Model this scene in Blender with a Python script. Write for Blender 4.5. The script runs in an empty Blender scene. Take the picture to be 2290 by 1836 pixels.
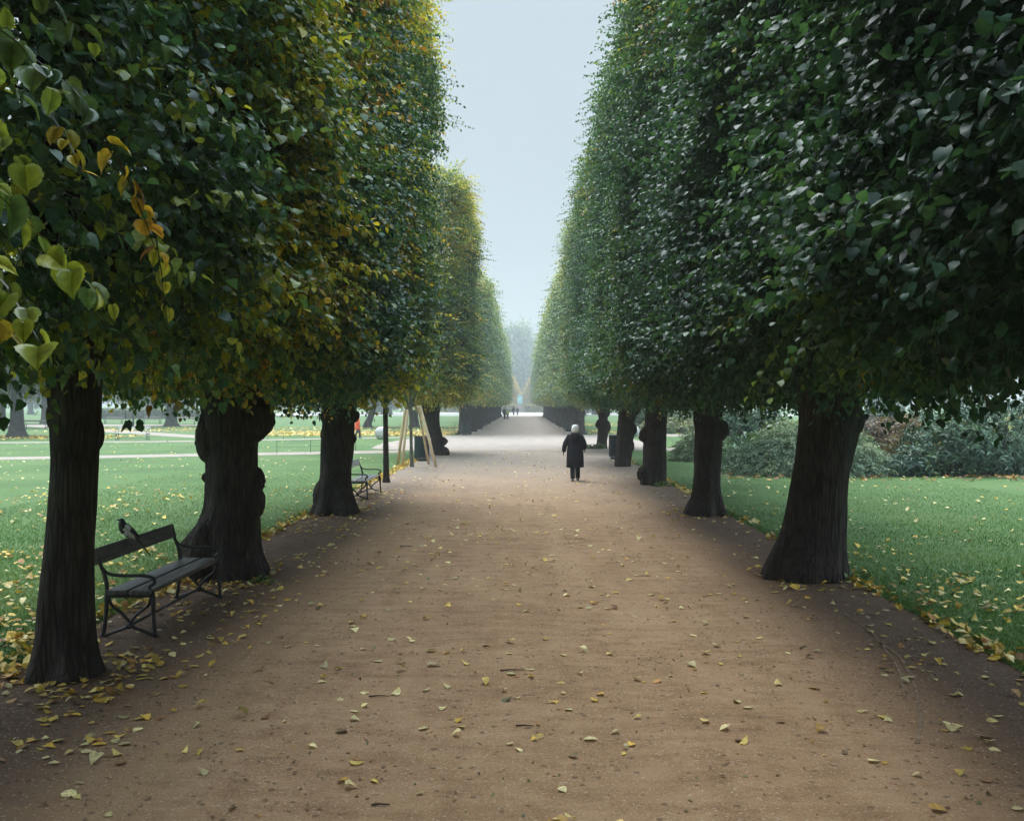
import bpy, bmesh, math, random
import numpy as np
from mathutils import Vector, Matrix

scene = bpy.context.scene
COL = scene.collection
rad = math.radians
random.seed(7)
RNG = np.random.default_rng(7)

# ------------------------------------------------------------------ camera
EYE = 2.2
cam_data = bpy.data.cameras.new('camera')
cam = bpy.data.objects.new('camera', cam_data)
COL.objects.link(cam)
cam_data.sensor_width = 36.0
cam_data.lens = 36.0 * 2083.0 / 2156.0
cam_data.clip_end = 3000.0
cam_data.clip_start = 0.05
cam.location = (0.0, 0.0, EYE)
cam.rotation_euler = (math.pi / 2 - math.atan(12.5 / 2083), 0.0, math.atan(22.0 / 2083))
scene.camera = cam

# ------------------------------------------------------------------ sky, sun, exposure
SUN_EL, SUN_AZ = rad(58), rad(-22)          # azimuth measured from +Y (ahead) towards +X
world = bpy.data.worlds.new('World')
scene.world = world
world.use_nodes = True
nt = world.node_tree
for n in list(nt.nodes):
    nt.nodes.remove(n)
w_out = nt.nodes.new('ShaderNodeOutputWorld')
w_bg = nt.nodes.new('ShaderNodeBackground')
w_sky = nt.nodes.new('ShaderNodeTexSky')
w_sky.sky_type = 'NISHITA'
w_sky.sun_disc = False
w_sky.sun_elevation = SUN_EL
w_sky.sun_rotation = SUN_AZ
w_sky.dust_density = 4.0
w_sky.air_density = 1.2
# an even overcast layer, brighter towards the zenith, lies over the clear sky
w_co = nt.nodes.new('ShaderNodeTexCoord')
w_sep = nt.nodes.new('ShaderNodeSeparateXYZ')
w_map = nt.nodes.new('ShaderNodeMapRange')
w_map.interpolation_type = 'SMOOTHSTEP'
w_map.inputs['From Min'].default_value = 0.36
w_map.inputs['From Max'].default_value = 0.95
w_map.inputs['To Min'].default_value = 1.0
w_map.inputs['To Max'].default_value = 7.0
w_noise = nt.nodes.new('ShaderNodeTexNoise')
w_noise.inputs['Scale'].default_value = 2.2
w_noise.inputs['Detail'].default_value = 3.0
w_nm = nt.nodes.new('ShaderNodeMapRange')
w_nm.inputs['From Min'].default_value = 0.3
w_nm.inputs['From Max'].default_value = 0.7
w_nm.inputs['To Min'].default_value = 0.965
w_nm.inputs['To Max'].default_value = 1.035
w_mul = nt.nodes.new('ShaderNodeMath'); w_mul.operation = 'MULTIPLY'
w_vec = nt.nodes.new('ShaderNodeVectorMath'); w_vec.operation = 'SCALE'
w_vec.inputs[0].default_value = (2.72, 3.22, 3.55)
w_mix = nt.nodes.new('ShaderNodeMix'); w_mix.data_type = 'RGBA'
w_mix.inputs[0].default_value = 0.93
w_bg.inputs['Strength'].default_value = 0.10
L = nt.links.new
L(w_co.outputs['Generated'], w_sep.inputs[0])
L(w_co.outputs['Generated'], w_noise.inputs['Vector'])
L(w_sep.outputs['Z'], w_map.inputs['Value'])
L(w_noise.outputs['Fac'], w_nm.inputs['Value'])
L(w_map.outputs[0], w_mul.inputs[0])
L(w_nm.outputs[0], w_mul.inputs[1])
L(w_mul.outputs[0], w_vec.inputs['Scale'])
L(w_sky.outputs['Color'], w_mix.inputs[6])
L(w_vec.outputs[0], w_mix.inputs[7])
L(w_mix.outputs[2], w_bg.inputs['Color'])
L(w_bg.outputs[0], w_out.inputs['Surface'])

sun_data = bpy.data.lights.new('sun', 'SUN')
sun_data.energy = 1.5
sun_data.angle = rad(35)
sun_data.color = (1.0, 0.98, 0.95)
sun_data.specular_factor = 0.35
sun = bpy.data.objects.new('sun', sun_data)
COL.objects.link(sun)
sdir = Vector((math.sin(SUN_AZ) * math.cos(SUN_EL), math.cos(SUN_AZ) * math.cos(SUN_EL), math.sin(SUN_EL)))
sun.rotation_euler = sdir.to_track_quat('Z', 'Y').to_euler()

scene.view_settings.view_transform = 'Standard'
scene.view_settings.look = 'None'
scene.view_settings.exposure = 0.95
scene.view_settings.gamma = 1.0
scene.view_settings.use_curve_mapping = False
cy = scene.cycles
cy.use_denoising = True
cy.max_bounces = 6
cy.diffuse_bounces = 3
cy.glossy_bounces = 2
cy.transmission_bounces = 3
cy.transparent_max_bounces = 4
cy.volume_bounces = 1
cy.caustics_reflective = False
cy.caustics_refractive = False

# ------------------------------------------------------------------ helpers
SRC = 2156.0 / 2290.0

def at(xs, ys, D):
    """a photo pixel (full-size photograph) at distance D -> x, z"""
    return ((xs * SRC - 1100.0) / 2083.0 * D, EYE + (852.0 - ys * SRC) / 2083.0 * D)

def tag(o, label=None, cat=None, group=None, kind=None):
    if label: o['label'] = label
    if cat: o['category'] = cat
    if group: o['group'] = group
    if kind: o['kind'] = kind
    return o

def empty(name, loc, rz=0.0):
    o = bpy.data.objects.new(name, None)
    o.empty_display_size = 0.3
    COL.objects.link(o)
    o.location = loc
    o.rotation_euler = (0, 0, rz)
    return o

def link(name, me, mat=None, parent=None):
    o = bpy.data.objects.new(name, me)
    COL.objects.link(o)
    if mat is not None and len(me.materials) == 0:
        me.materials.append(mat)
    if parent is not None:
        o.parent = parent
    return o

def mesh_np(name, V, loops, sizes, smooth=False, tint=None, mat_idx=None):
    me = bpy.data.meshes.new(name)
    V = np.ascontiguousarray(V, dtype=np.float32)
    loops = np.ascontiguousarray(loops, dtype=np.int32)
    sizes = np.ascontiguousarray(sizes, dtype=np.int32)
    me.vertices.add(len(V)); me.vertices.foreach_set('co', V.ravel())
    me.loops.add(len(loops)); me.loops.foreach_set('vertex_index', loops)
    me.polygons.add(len(sizes))
    starts = np.zeros(len(sizes), dtype=np.int32); starts[1:] = np.cumsum(sizes)[:-1]
    me.polygons.foreach_set('loop_start', starts)
    me.polygons.foreach_set('loop_total', sizes)
    if smooth:
        me.polygons.foreach_set('use_smooth', np.ones(len(sizes), dtype=bool))
    if mat_idx is not None:
        me.polygons.foreach_set('material_index', np.ascontiguousarray(mat_idx, dtype=np.int32))
    if tint is not None:
        a = me.attributes.new('tint', 'FLOAT', 'FACE')
        a.data.foreach_set('value', np.ascontiguousarray(tint, dtype=np.float32))
    me.update(calc_edges=True)
    me.validate()
    return me

class MB:
    """collects faces of one mesh"""
    def __init__(self):
        self.v = []; self.f = []; self.m = []
    def add(self, v, f, m=0):
        b = len(self.v)
        self.v.extend([tuple(p) for p in v])
        for q in f:
            self.f.append([i + b for i in q]); self.m.append(m)
    def box(self, c, s, rot=None, m=0, bev=0.0):
        sx, sy, sz = s[0] / 2, s[1] / 2, s[2] / 2
        bm = bmesh.new()
        bmesh.ops.create_cube(bm, size=1.0)
        for v in bm.verts:
            v.co = Vector((v.co.x * s[0], v.co.y * s[1], v.co.z * s[2]))
        if bev > 0:
            bmesh.ops.bevel(bm, geom=bm.edges[:], offset=bev, segments=2, affect='EDGES', profile=0.5)
        M = Matrix.Translation(Vector(c)) @ (rot.to_4x4() if rot is not None else Matrix())
        bm.verts.ensure_lookup_table()
        for i, v in enumerate(bm.verts): v.index = i
        self.add([M @ v.co for v in bm.verts], [[v.index for v in f.verts] for f in bm.faces], m)
        bm.free()
    def tube(self, pts, radii, seg=8, m=0, flat=None, cap=True):
        pts = [Vector(p) for p in pts]
        n = len(pts)
        if not hasattr(radii, '__len__'): radii = [radii] * n
        T = []
        for i in range(n):
            a = pts[max(0, i - 1)]; b = pts[min(n - 1, i + 1)]
            t = (b - a)
            T.append(t.normalized() if t.length > 1e-9 else Vector((0, 0, 1)))
        ref = Vector((0, 0, 1)) if abs(T[0].z) < 0.9 else Vector((1, 0, 0))
        u = T[0].cross(ref).normalized()
        V = []
        for i in range(n):
            u = (u - T[i] * u.dot(T[i])).normalized()
            w = T[i].cross(u)
            r = radii[i]
            for k in range(seg):
                a = 2 * math.pi * k / seg
                V.append(pts[i] + u * (math.cos(a) * r) + w * (math.sin(a) * r * (flat or 1.0)))
        F = []
        for i in range(n - 1):
            for k in range(seg):
                k2 = (k + 1) % seg
                F.append([i * seg + k, i * seg + k2, (i + 1) * seg + k2, (i + 1) * seg + k])
        if cap:
            F.append([k for k in range(seg)][::-1]); F.append([(n - 1) * seg + k for k in range(seg)])
        self.add(V, F, m)
    def loft(self, rings, m=0, cap=True):
        s = len(rings[0]); V = []; F = []
        for r in rings: V.extend(r)
        for i in range(len(rings) - 1):
            for k in range(s):
                k2 = (k + 1) % s
                F.append([i * s + k, i * s + k2, (i + 1) * s + k2, (i + 1) * s + k])
        if cap:
            F.append(list(range(s))[::-1]); F.append([(len(rings) - 1) * s + k for k in range(s)])
        self.add(V, F, m)
    def build(self, name, mats, parent=None, smooth=True):
        me = bpy.data.meshes.new(name)
        me.from_pydata(self.v, [], self.f)
        if not isinstance(mats, (list, tuple)): mats = [mats]
        for mt in mats: me.materials.append(mt)
        me.polygons.foreach_set('material_index', self.m)
        if smooth:
            me.polygons.foreach_set('use_smooth', [True] * len(self.f))
        me.update()
        return link(name, me, None, parent)

def ring(c, rx, ry, n=20, e=2.0, tilt=0.0):
    """horizontal (super)ellipse ring"""
    out = []
    for k in range(n):
        a = 2 * math.pi * k / n
        ca, sa = math.cos(a), math.sin(a)
        x = math.copysign(abs(ca) ** (2 / e), ca) * rx
        y = math.copysign(abs(sa) ** (2 / e), sa) * ry
        out.append(Vector((c[0] + x, c[1] + y, c[2] + tilt * y)))
    return out

def bez(p, n=12):
    """smooth curve through points (Catmull-Rom)"""
    p = [Vector(q) for q in p]
    q = [p[0] * 2 - p[1]] + p + [p[-1] * 2 - p[-2]]
    out = []
    for i in range(1, len(q) - 2):
        for k in range(n):
            t = k / n
            a, b, c, d = q[i - 1], q[i], q[i + 1], q[i + 2]
            out.append(0.5 * ((2 * b) + (c - a) * t + (2 * a - 5 * b + 4 * c - d) * t * t + (3 * b - a - 3 * c + d) * t ** 3))
    out.append(p[-1])
    return out

class VNoise:
    def __init__(self, seed, n=32):
        self.g = np.random.default_rng(seed).random((n, n, n)).astype(np.float32); self.n = n
    def __call__(self, P, scale=1.0):
        P = np.asarray(P, dtype=np.float64) * scale + 100.37
        i = np.floor(P).astype(int); f = P - i
        f = f * f * (3 - 2 * f)
        n = self.n; r = 0
        for dx in (0, 1):
            for dy in (0, 1):
                for dz in (0, 1):
                    w = (f[:, 0] if dx else 1 - f[:, 0]) * (f[:, 1] if dy else 1 - f[:, 1]) * (f[:, 2] if dz else 1 - f[:, 2])
                    r = r + w * self.g[(i[:, 0] + dx) % n, (i[:, 1] + dy) % n, (i[:, 2] + dz) % n]
        return r

# ------------------------------------------------------------------ materials
def new_mat(name):
    m = bpy.data.materials.new(name)
    m.use_nodes = True
    t = m.node_tree
    for n in list(t.nodes): t.nodes.remove(n)
    out = t.nodes.new('ShaderNodeOutputMaterial')
    b = t.nodes.new('ShaderNodeBsdfPrincipled')
    t.links.new(b.outputs[0], out.inputs['Surface'])
    return m, t, b, out

def N(t, kind, **kw):
    n = t.nodes.new(kind)
    for k, v in kw.items():
        if k in n.inputs: n.inputs[k].default_value = v
        else: setattr(n, k, v)
    return n

def ramp(t, stops, interp='LINEAR'):
    r = t.nodes.new('ShaderNodeValToRGB')
    r.color_ramp.interpolation = interp
    e = r.color_ramp.elements
    while len(e) > 1: e.remove(e[-1])
    e[0].position = stops[0][0]; e[0].color = (*stops[0][1], 1)
    for p, c in stops[1:]:
        q = e.new(p); q.color = (*c, 1)
    return r

def mat_plain(name, col, rough=0.7, spec=0.4, noise=0.15, scale=8.0, metal=0.0, bump=0.0, stretch=(1, 1, 1), col2=None):
    m, t, b, out = new_mat(name)
    tc = N(t, 'ShaderNodeTexCoord')
    mp = N(t, 'ShaderNodeMapping'); mp.inputs['Scale'].default_value = stretch
    t.links.new(tc.outputs['Object'], mp.inputs[0])
    nz = N(t, 'ShaderNodeTexNoise', Scale=scale, Detail=5.0, Roughness=0.6)
    t.links.new(mp.outputs[0], nz.inputs['Vector'])
    lo = tuple(max(0, c * (1 - noise * 2)) for c in col)
    hi = tuple(min(1, c * (1 + noise * 2)) for c in col) if col2 is None else col2
    r = ramp(t, [(0.3, lo), (0.7, hi)])
    t.links.new(nz.outputs['Fac'], r.inputs[0])
    t.links.new(r.outputs[0], b.inputs['Base Color'])
    b.inputs['Roughness'].default_value = rough
    b.inputs['Specular IOR Level'].default_value = spec
    b.inputs['Metallic'].default_value = metal
    if bump:
        bp = N(t, 'ShaderNodeBump', Strength=bump, Distance=0.01)
        t.links.new(nz.outputs['Fac'], bp.inputs['Height'])
        t.links.new(bp.outputs[0], b.inputs['Normal'])
    return m

def mat_leaf(name, stops, rough=0.38, trans=0.3, spec=0.5, gain=1.0):
    m, t, b, out = new_mat(name)
    at_ = N(t, 'ShaderNodeAttribute', attribute_name='tint')
    stops = [(p, tuple(min(1, c * gain) for c in col)) for p, col in stops]
    r = ramp(t, stops)
    t.links.new(at_.outputs['Fac'], r.inputs[0])
    mu = N(t, 'ShaderNodeMath', operation='MULTIPLY'); mu.inputs[1].default_value = 317.0
    fr = N(t, 'ShaderNodeMath', operation='FRACT')
    mr = N(t, 'ShaderNodeMapRange'); mr.inputs['To Min'].default_value = 0.6; mr.inputs['To Max'].default_value = 1.4
    sc = N(t, 'ShaderNodeVectorMath', operation='SCALE')
    t.links.new(at_.outputs['Fac'], mu.inputs[0]); t.links.new(mu.outputs[0], fr.inputs[0])
    t.links.new(fr.outputs[0], mr.inputs['Value'])
    tco = N(t, 'ShaderNodeTexCoord'); blot = N(t, 'ShaderNodeTexNoise', Scale=38.0, Detail=3.0)
    t.links.new(tco.outputs['Object'], blot.inputs['Vector'])
    bm_ = N(t, 'ShaderNodeMapRange'); bm_.inputs['From Min'].default_value = .3; bm_.inputs['From Max'].default_value = .7; bm_.inputs['To Min'].default_value = .7; bm_.inputs['To Max'].default_value = 1.3
    t.links.new(blot.outputs['Fac'], bm_.inputs['Value'])
    mv = N(t, 'ShaderNodeMath', operation='MULTIPLY'); t.links.new(mr.outputs[0], mv.inputs[0]); t.links.new(bm_.outputs[0], mv.inputs[1])
    t.links.new(r.outputs[0], sc.inputs[0]); t.links.new(mv.outputs[0], sc.inputs['Scale'])
    t.links.new(sc.outputs[0], b.inputs['Base Color'])
    b.inputs['Roughness'].default_value = rough
    b.inputs['Specular IOR Level'].default_value = spec
    b.inputs['Specular Tint'].default_value = (.80, .96, 1.0, 1)
    if trans > 0:
        tr = N(t, 'ShaderNodeBsdfTranslucent')
        tint = N(t, 'ShaderNodeVectorMath', operation='MULTIPLY'); tint.inputs[1].default_value = (1.25, 1.3, 0.6)
        t.links.new(sc.outputs[0], tint.inputs[0]); t.links.new(tint.outputs[0], tr.inputs['Color'])
        mx = N(t, 'ShaderNodeMixShader'); mx.inputs[0].default_value = trans
        t.links.new(b.outputs[0], mx.inputs[1]); t.links.new(tr.outputs[0], mx.inputs[2])
        t.links.new(mx.outputs[0], out.inputs['Surface'])
    return m

BROWN = (0.05, 0.035, 0.025)
# tint 0..1 leaf colour from green to fallen brown; the last stop is twig wood
LEAF_YELLOWING = mat_leaf('yellowing_linden_leaves', [(0.0, (0.030, 0.078, 0.050)), (0.38, (0.055, 0.125, 0.064)), (0.56, (0.120, 0.180, 0.050)),
    (0.66, (0.24, 0.25, 0.04)), (0.76, (0.46, 0.34, 0.04)), (0.84, (0.46, 0.24, 0.03)), (0.90, (0.26, 0.11, 0.03)), (0.95, (0.13, 0.07, 0.03)), (1.0, BROWN)], rough=.36, spec=.75, trans=.38, gain=1.28)
LEAF_OLIVE = mat_leaf('olive_linden_leaves', [(0.0, (0.038, 0.090, 0.052)), (0.20, (0.066, 0.132, 0.058)), (0.36, (0.145, 0.200, 0.050)),
    (0.48, (0.25, 0.29, 0.045)), (0.66, (0.46, 0.40, 0.05)), (0.82, (0.52, 0.32, 0.035)), (0.90, (0.30, 0.13, 0.03)), (0.95, (0.13, 0.07, 0.03)), (1.0, BROWN)], rough=.36, spec=.75, trans=.40, gain=1.28)
LEAF_GREEN = mat_leaf('green_linden_leaves', [(0.0, (0.030, 0.075, 0.048)), (0.42, (0.058, 0.130, 0.070)), (0.68, (0.115, 0.180, 0.066)),
    (0.82, (0.16, 0.22, 0.04)), (0.90, (0.42, 0.33, 0.04)), (0.95, (0.25, 0.12, 0.03)), (1.0, BROWN)], rough=.44, spec=.5, trans=.38, gain=1.1)
LEAF_HAZY = mat_leaf('haze_pale_linden_leaves', [(0.0, (0.070, 0.125, 0.074)), (0.46, (0.125, 0.185, 0.088)), (0.68, (0.23, 0.25, 0.085)),
    (0.9, (0.42, 0.34, 0.06)), (1.0, (0.25, 0.14, 0.04))], spec=.6, gain=1.5)  # far lindens: haze and sky sheen are put into this paler colour
LEAF_GOLD = mat_leaf('golden_autumn_leaves', [(0.0, (0.28, 0.22, 0.06)), (0.5, (0.55, 0.38, 0.08)), (1.0, (0.75, 0.50, 0.08))])
LEAF_PARK = mat_leaf('park_tree_leaves', [(0.0, (0.035, 0.075, 0.04)), (0.6, (0.07, 0.12, 0.045)), (0.85, (0.2, 0.19, 0.06)), (1.0, (0.3, 0.2, 0.05))])
LEAF_MISTY = mat_leaf('haze_pale_tall_leaves', [(0.0, (0.13, 0.19, 0.15)), (0.6, (0.24, 0.31, 0.24)), (1.0, (0.34, 0.36, 0.24))], trans=.3)  # tall far trees: the haze over them is painted in as pale colour
LEAF_RHODO = mat_leaf('rhododendron_leaves', [(0.0, (0.018, 0.055, 0.030)), (0.5, (0.045, 0.100, 0.050)), (0.85, (0.11, 0.17, 0.06)), (1.0, (0.40, 0.30, 0.06))], rough=0.45, trans=0.12, spec=.4)
LEAF_RHODO_PALE = mat_leaf('pale_rhododendron_leaves', [(0.0, (0.05, 0.12, 0.06)), (0.5, (0.12, 0.21, 0.10)), (1.0, (0.26, 0.31, 0.12))], rough=0.42, trans=0.15, spec=.45)
LEAF_JUNIPER = mat_leaf('juniper_foliage', [(0.0, (0.10, 0.165, 0.105)), (0.6, (0.25, 0.32, 0.21)), (1.0, (0.42, 0.43, 0.24))], rough=0.6, trans=0.15, spec=.25)
LEAF_TAWNY = mat_leaf('tawny_shrub_leaves', [(0.0, (0.12, 0.07, 0.05)), (0.4, (0.20, 0.13, 0.07)), (0.75, (0.30, 0.22, 0.08)), (0.92, (0.16, 0.16, 0.06)), (1.0, (0.42, 0.10, 0.05))], trans=0.3)
LEAF_LIME = mat_leaf('pale_shrub_leaves', [(0.0, (0.09, 0.14, 0.06)), (0.6, (0.18, 0.21, 0.08)), (1.0, (0.35, 0.28, 0.08))], trans=0.3)
LEAF_WEED = mat_leaf('basal_shoot_leaves', [(0.0, (0.05, 0.12, 0.04)), (0.7, (0.12, 0.2, 0.05)), (1.0, (0.35, 0.33, 0.08))], trans=0.3)

def mat_bark(name, dark, light, scale=1.0):
    m, t, b, out = new_mat(name)
    tc = N(t, 'ShaderNodeTexCoord')
    mp = N(t, 'ShaderNodeMapping'); mp.inputs['Scale'].default_value = (14 * scale, 14 * scale, 1.6 * scale)
    t.links.new(tc.outputs['Object'], mp.inputs[0])
    nz = N(t, 'ShaderNodeTexNoise', Scale=1.6, Detail=8.0, Roughness=0.68, Distortion=0.5)
    t.links.new(mp.outputs[0], nz.inputs['Vector'])
    vo = N(t, 'ShaderNodeTexVoronoi', Scale=1.5, feature='DISTANCE_TO_EDGE')
    t.links.new(mp.outputs[0], vo.inputs['Vector'])
    big = N(t, 'ShaderNodeTexNoise', Scale=2.3, Detail=3.0)
    t.links.new(tc.outputs['Object'], big.inputs['Vector'])
    r = ramp(t, [(0.25, dark), (0.75, light)])
    t.links.new(nz.outputs['Fac'], r.inputs[0])
    mr = N(t, 'ShaderNodeMapRange'); mr.inputs['From Max'].default_value = 0.18
    mr.inputs['To Min'].default_value = 0.45; mr.inputs['To Max'].default_value = 1.0
    t.links.new(vo.outputs['Distance'], mr.inputs['Value'])
    mr2 = N(t, 'ShaderNodeMapRange'); mr2.inputs['From Min'].default_value = 0.3; mr2.inputs['From Max'].default_value = 0.7
    mr2.inputs['To Min'].default_value = 0.65; mr2.inputs['To Max'].default_value = 1.25
    t.links.new(big.outputs['Fac'], mr2.inputs['Value'])
    mm = N(t, 'ShaderNodeMath', operation='MULTIPLY')
    t.links.new(mr.outputs[0], mm.inputs[0]); t.links.new(mr2.outputs[0], mm.inputs[1])
    sc = N(t, 'ShaderNodeVectorMath', operation='SCALE')
    t.links.new(r.outputs[0], sc.inputs[0]); t.links.new(mm.outputs[0], sc.inputs['Scale'])
    t.links.new(sc.outputs[0], b.inputs['Base Color'])
    b.inputs['Roughness'].default_value = 0.85
    b.inputs['Specular IOR Level'].default_value = 0.25
    h = N(t, 'ShaderNodeMath', operation='MULTIPLY_ADD'); h.inputs[1].default_value = 0.8
    t.links.new(mr.outputs[0], h.inputs[0]); t.links.new(nz.outputs['Fac'], h.inputs[2])
    bp = N(t, 'ShaderNodeBump', Strength=0.9, Distance=0.02)
    t.links.new(h.outputs[0], bp.inputs['Height'])
    t.links.new(bp.outputs[0], b.inputs['Normal'])
    return m
BARK = mat_bark('linden_bark', (0.013, 0.0105, 0.010), (0.080, 0.063, 0.055))
BARK_SMOOTH = mat_bark('young_bark', (0.10, 0.10, 0.085), (0.26, 0.26, 0.22), 1.6)
BARK_FAR = mat_plain('distant_bark', (0.038, 0.033, 0.034), 0.9, 0.2, 0.3, 3.0)

# ------------------------------------------------------------------ leaf clouds
T_FINE = (np.array([(0, 0, 0), (-0.04, -.27, .05), (0.28, -.50, .09), (0.68, -.35, .0), (1.04, 0, -.18), (0.68, .35, .0), (0.28, .50, .09), (-0.04, .27, .05), (0.38, 0, 0.0), (0.74, 0, -.06)]),
          [(0, 8, 2, 1), (8, 9, 3, 2), (9, 4, 3), (0, 7, 6, 8), (8, 6, 5, 9), (9, 5, 4)])
T_MID = (np.array([(0, 0, 0), (0.12, -.44, .10), (0.62, -.38, .04), (1.0, 0, -.2), (0.62, .38, .04), (0.12, .44, .10)]),
         [(0, 3, 2, 1), (0, 5, 4, 3)])
T_FAR = (np.array([(0, 0, 0), (0.45, -.45, .1), (1.0, 0, -.1), (0.45, .45, .1)]), [(0, 2, 1), (0, 3, 2)])
T_LANCE = (np.array([(0, 0, 0), (0.45, -.17, .04), (1.0, 0, -.1), (0.45, .17, .04)]), [(0, 2, 1), (0, 3, 2)])

def close_leaf():
    """a toothed heart-shaped linden leaf for sprays right in front of the camera"""
    out = []
    half = [(-.05, .10, .03), (-.09, .24, .05), (-.02, .38, .07), (.12, .47, .09), (.22, .475, .09), (.30, .515, .10), (.42, .475, .08), (.50, .47, .07), (.60, .385, .04), (.66, .375, .02), (.76, .26, -.03), (.82, .235, -.05), (.92, .10, -.11)]
    pts = [(0, 0, 0)] + half + [(1.06, 0, -.2)] + [(x, -y, z) for x, y, z in half[::-1]]
    mid = [(.22, 0, .0), (.48, 0, -.015), (.74, 0, -.07)]
    n = len(pts); V = np.array(pts + mid); m0, m1, m2 = n, n + 1, n + 2; k = len(half)
    F = []
    def side(idx):
        F.append((0, *idx[0:4], m0)); F.append((m0, *idx[3:7], m1)); F.append((m1, *idx[6:10], m2)); F.append((m2, *idx[9:13], k + 1))
    side(list(range(1, k + 1))); side(list(range(n - 1, n - 1 - k, -1)))
    return (V, F)
T_CLOSE = close_leaf()

def unit(a):
    return a / np.maximum(np.linalg.norm(a, axis=-1, keepdims=True), 1e-9)

def leaves_np(O, A, Nn, S, T, rng, widths=(0.65, 1.2), curl=(0.1, 2.4)):
    """O origins, A blade axis, Nn rough upper-side direction, S length -> verts, loops, sizes, faces per leaf"""
    A = unit(A)
    B = unit(np.cross(Nn, A)); C = np.cross(A, B)
    Tv, Tf = T
    M = len(O); k = len(Tv)
    wv = rng.uniform(*widths, M)[:, None, None]; cv = rng.uniform(*curl, M)[:, None, None]
    t = Tv[None]
    jit = 1 + rng.normal(0, 0.12 if k < 12 else 0.035, (M, k, 1))
    V = O[:, None, :] + S[:, None, None] * jit * (t[..., 0:1] * A[:, None] + t[..., 1:2] * wv * B[:, None] + t[..., 2:3] * cv * C[:, None])
    flat = np.concatenate([np.array(f) for f in Tf])
    sz = np.array([len(f) for f in Tf])
    loops = (flat[None] + (np.arange(M) * k)[:, None]).ravel()
    sizes = np.tile(sz, M)
    return V.reshape(-1, 3), loops, sizes, len(Tf)

def sprays_np(P, Dr, Nn, length, leaf, T, rng, tint, spacing=0.055, droop=0.55, twig=True, side=0.75):
    """a leafy twig at every P along Dr; returns arrays for mesh_np"""
    n = len(P)
    cnt = np.maximum(2, (length / spacing).astype(int))
    idx = np.repeat(np.arange(n), cnt)
    j = np.arange(len(idx)) - np.repeat(np.cumsum(cnt) - cnt, cnt)
    tt = (j + rng.uniform(0.2, 1.0, len(idx))) / cnt[idx]
    Dr = unit(Dr)
    lateral = unit(np.cross(Dr, np.array([0, 0, 1.0]) + rng.normal(0, .25, (n, 3))))
    sgn = np.where(j % 2 == 0, 1.0, -1.0)[:, None]
    L_ = length[idx][:, None]
    sag = -(tt ** 2)[:, None] * L_ * 0.25 * np.array([0, 0, 1.0])
    base = P[idx] + Dr[idx] * (tt[:, None] * L_) + sag
    M = len(idx)
    A = Dr[idx] * 0.55 + lateral[idx] * sgn * side * rng.uniform(.3, 1.2, (M, 1)) + np.array([0, 0, -1.0]) * droop * rng.uniform(0.0, 1.7, (M, 1)) + rng.normal(0, .30, (M, 3))
    up = np.array([0, 0, 1.0]) * rng.uniform(.6, 1.2, (M, 1)) + Nn[idx] * 0.35 + rng.normal(0, .36, (M, 3))
    S = leaf * rng.uniform(0.62, 1.25, M) * (1.12 - 0.35 * tt)
    base = base + lateral[idx] * sgn * 0.012
    V, lo, sz, fp = leaves_np(base, A, up, S, T, rng)
    tl = np.clip(tint[idx] + rng.normal(0, 0.05, M), 0.0, 0.955)
    tint_f = np.repeat(tl, fp)
    if twig:
        w = np.cross(Dr, lateral) * 0.0
        q = 0.004
        a0 = P - Dr * 0.12; a1 = P + Dr * length[:, None] * 0.55 - np.array([0, 0, 1.0]) * (length[:, None] * 0.25 * 0.3); a2 = P + Dr * length[:, None] - np.array([0, 0, 1.0]) * (length[:, None] * 0.25)
        up_ = np.cross(lateral, Dr)
        vv = np.stack([a0 + lateral * q, a0 - lateral * q, a1 + lateral * q * .7, a1 - lateral * q * .7, a2], 1)
        b0 = len(V)
        lp = (np.array([0, 1, 3, 2, 2, 3, 4])[None] + (np.arange(n) * 5)[:, None] + b0).ravel()
        V = np.concatenate([V, vv.reshape(-1, 3)])
        lo = np.concatenate([lo, lp]); sz = np.concatenate([sz, np.tile([4, 3], n)])
        tint_f = np.concatenate([tint_f, np.full(2 * n, 1.0)])
    return V, lo, sz, tint_f

def join_np(parts):
    V, lo, sz, ti = [], [], [], []
    b = 0
    for v, l, s, t in parts:
        V.append(v); lo.append(l + b); sz.append(s); ti.append(t); b += len(v)
    return np.concatenate(V), np.concatenate(lo), np.concatenate(sz), np.concatenate(ti)

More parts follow.
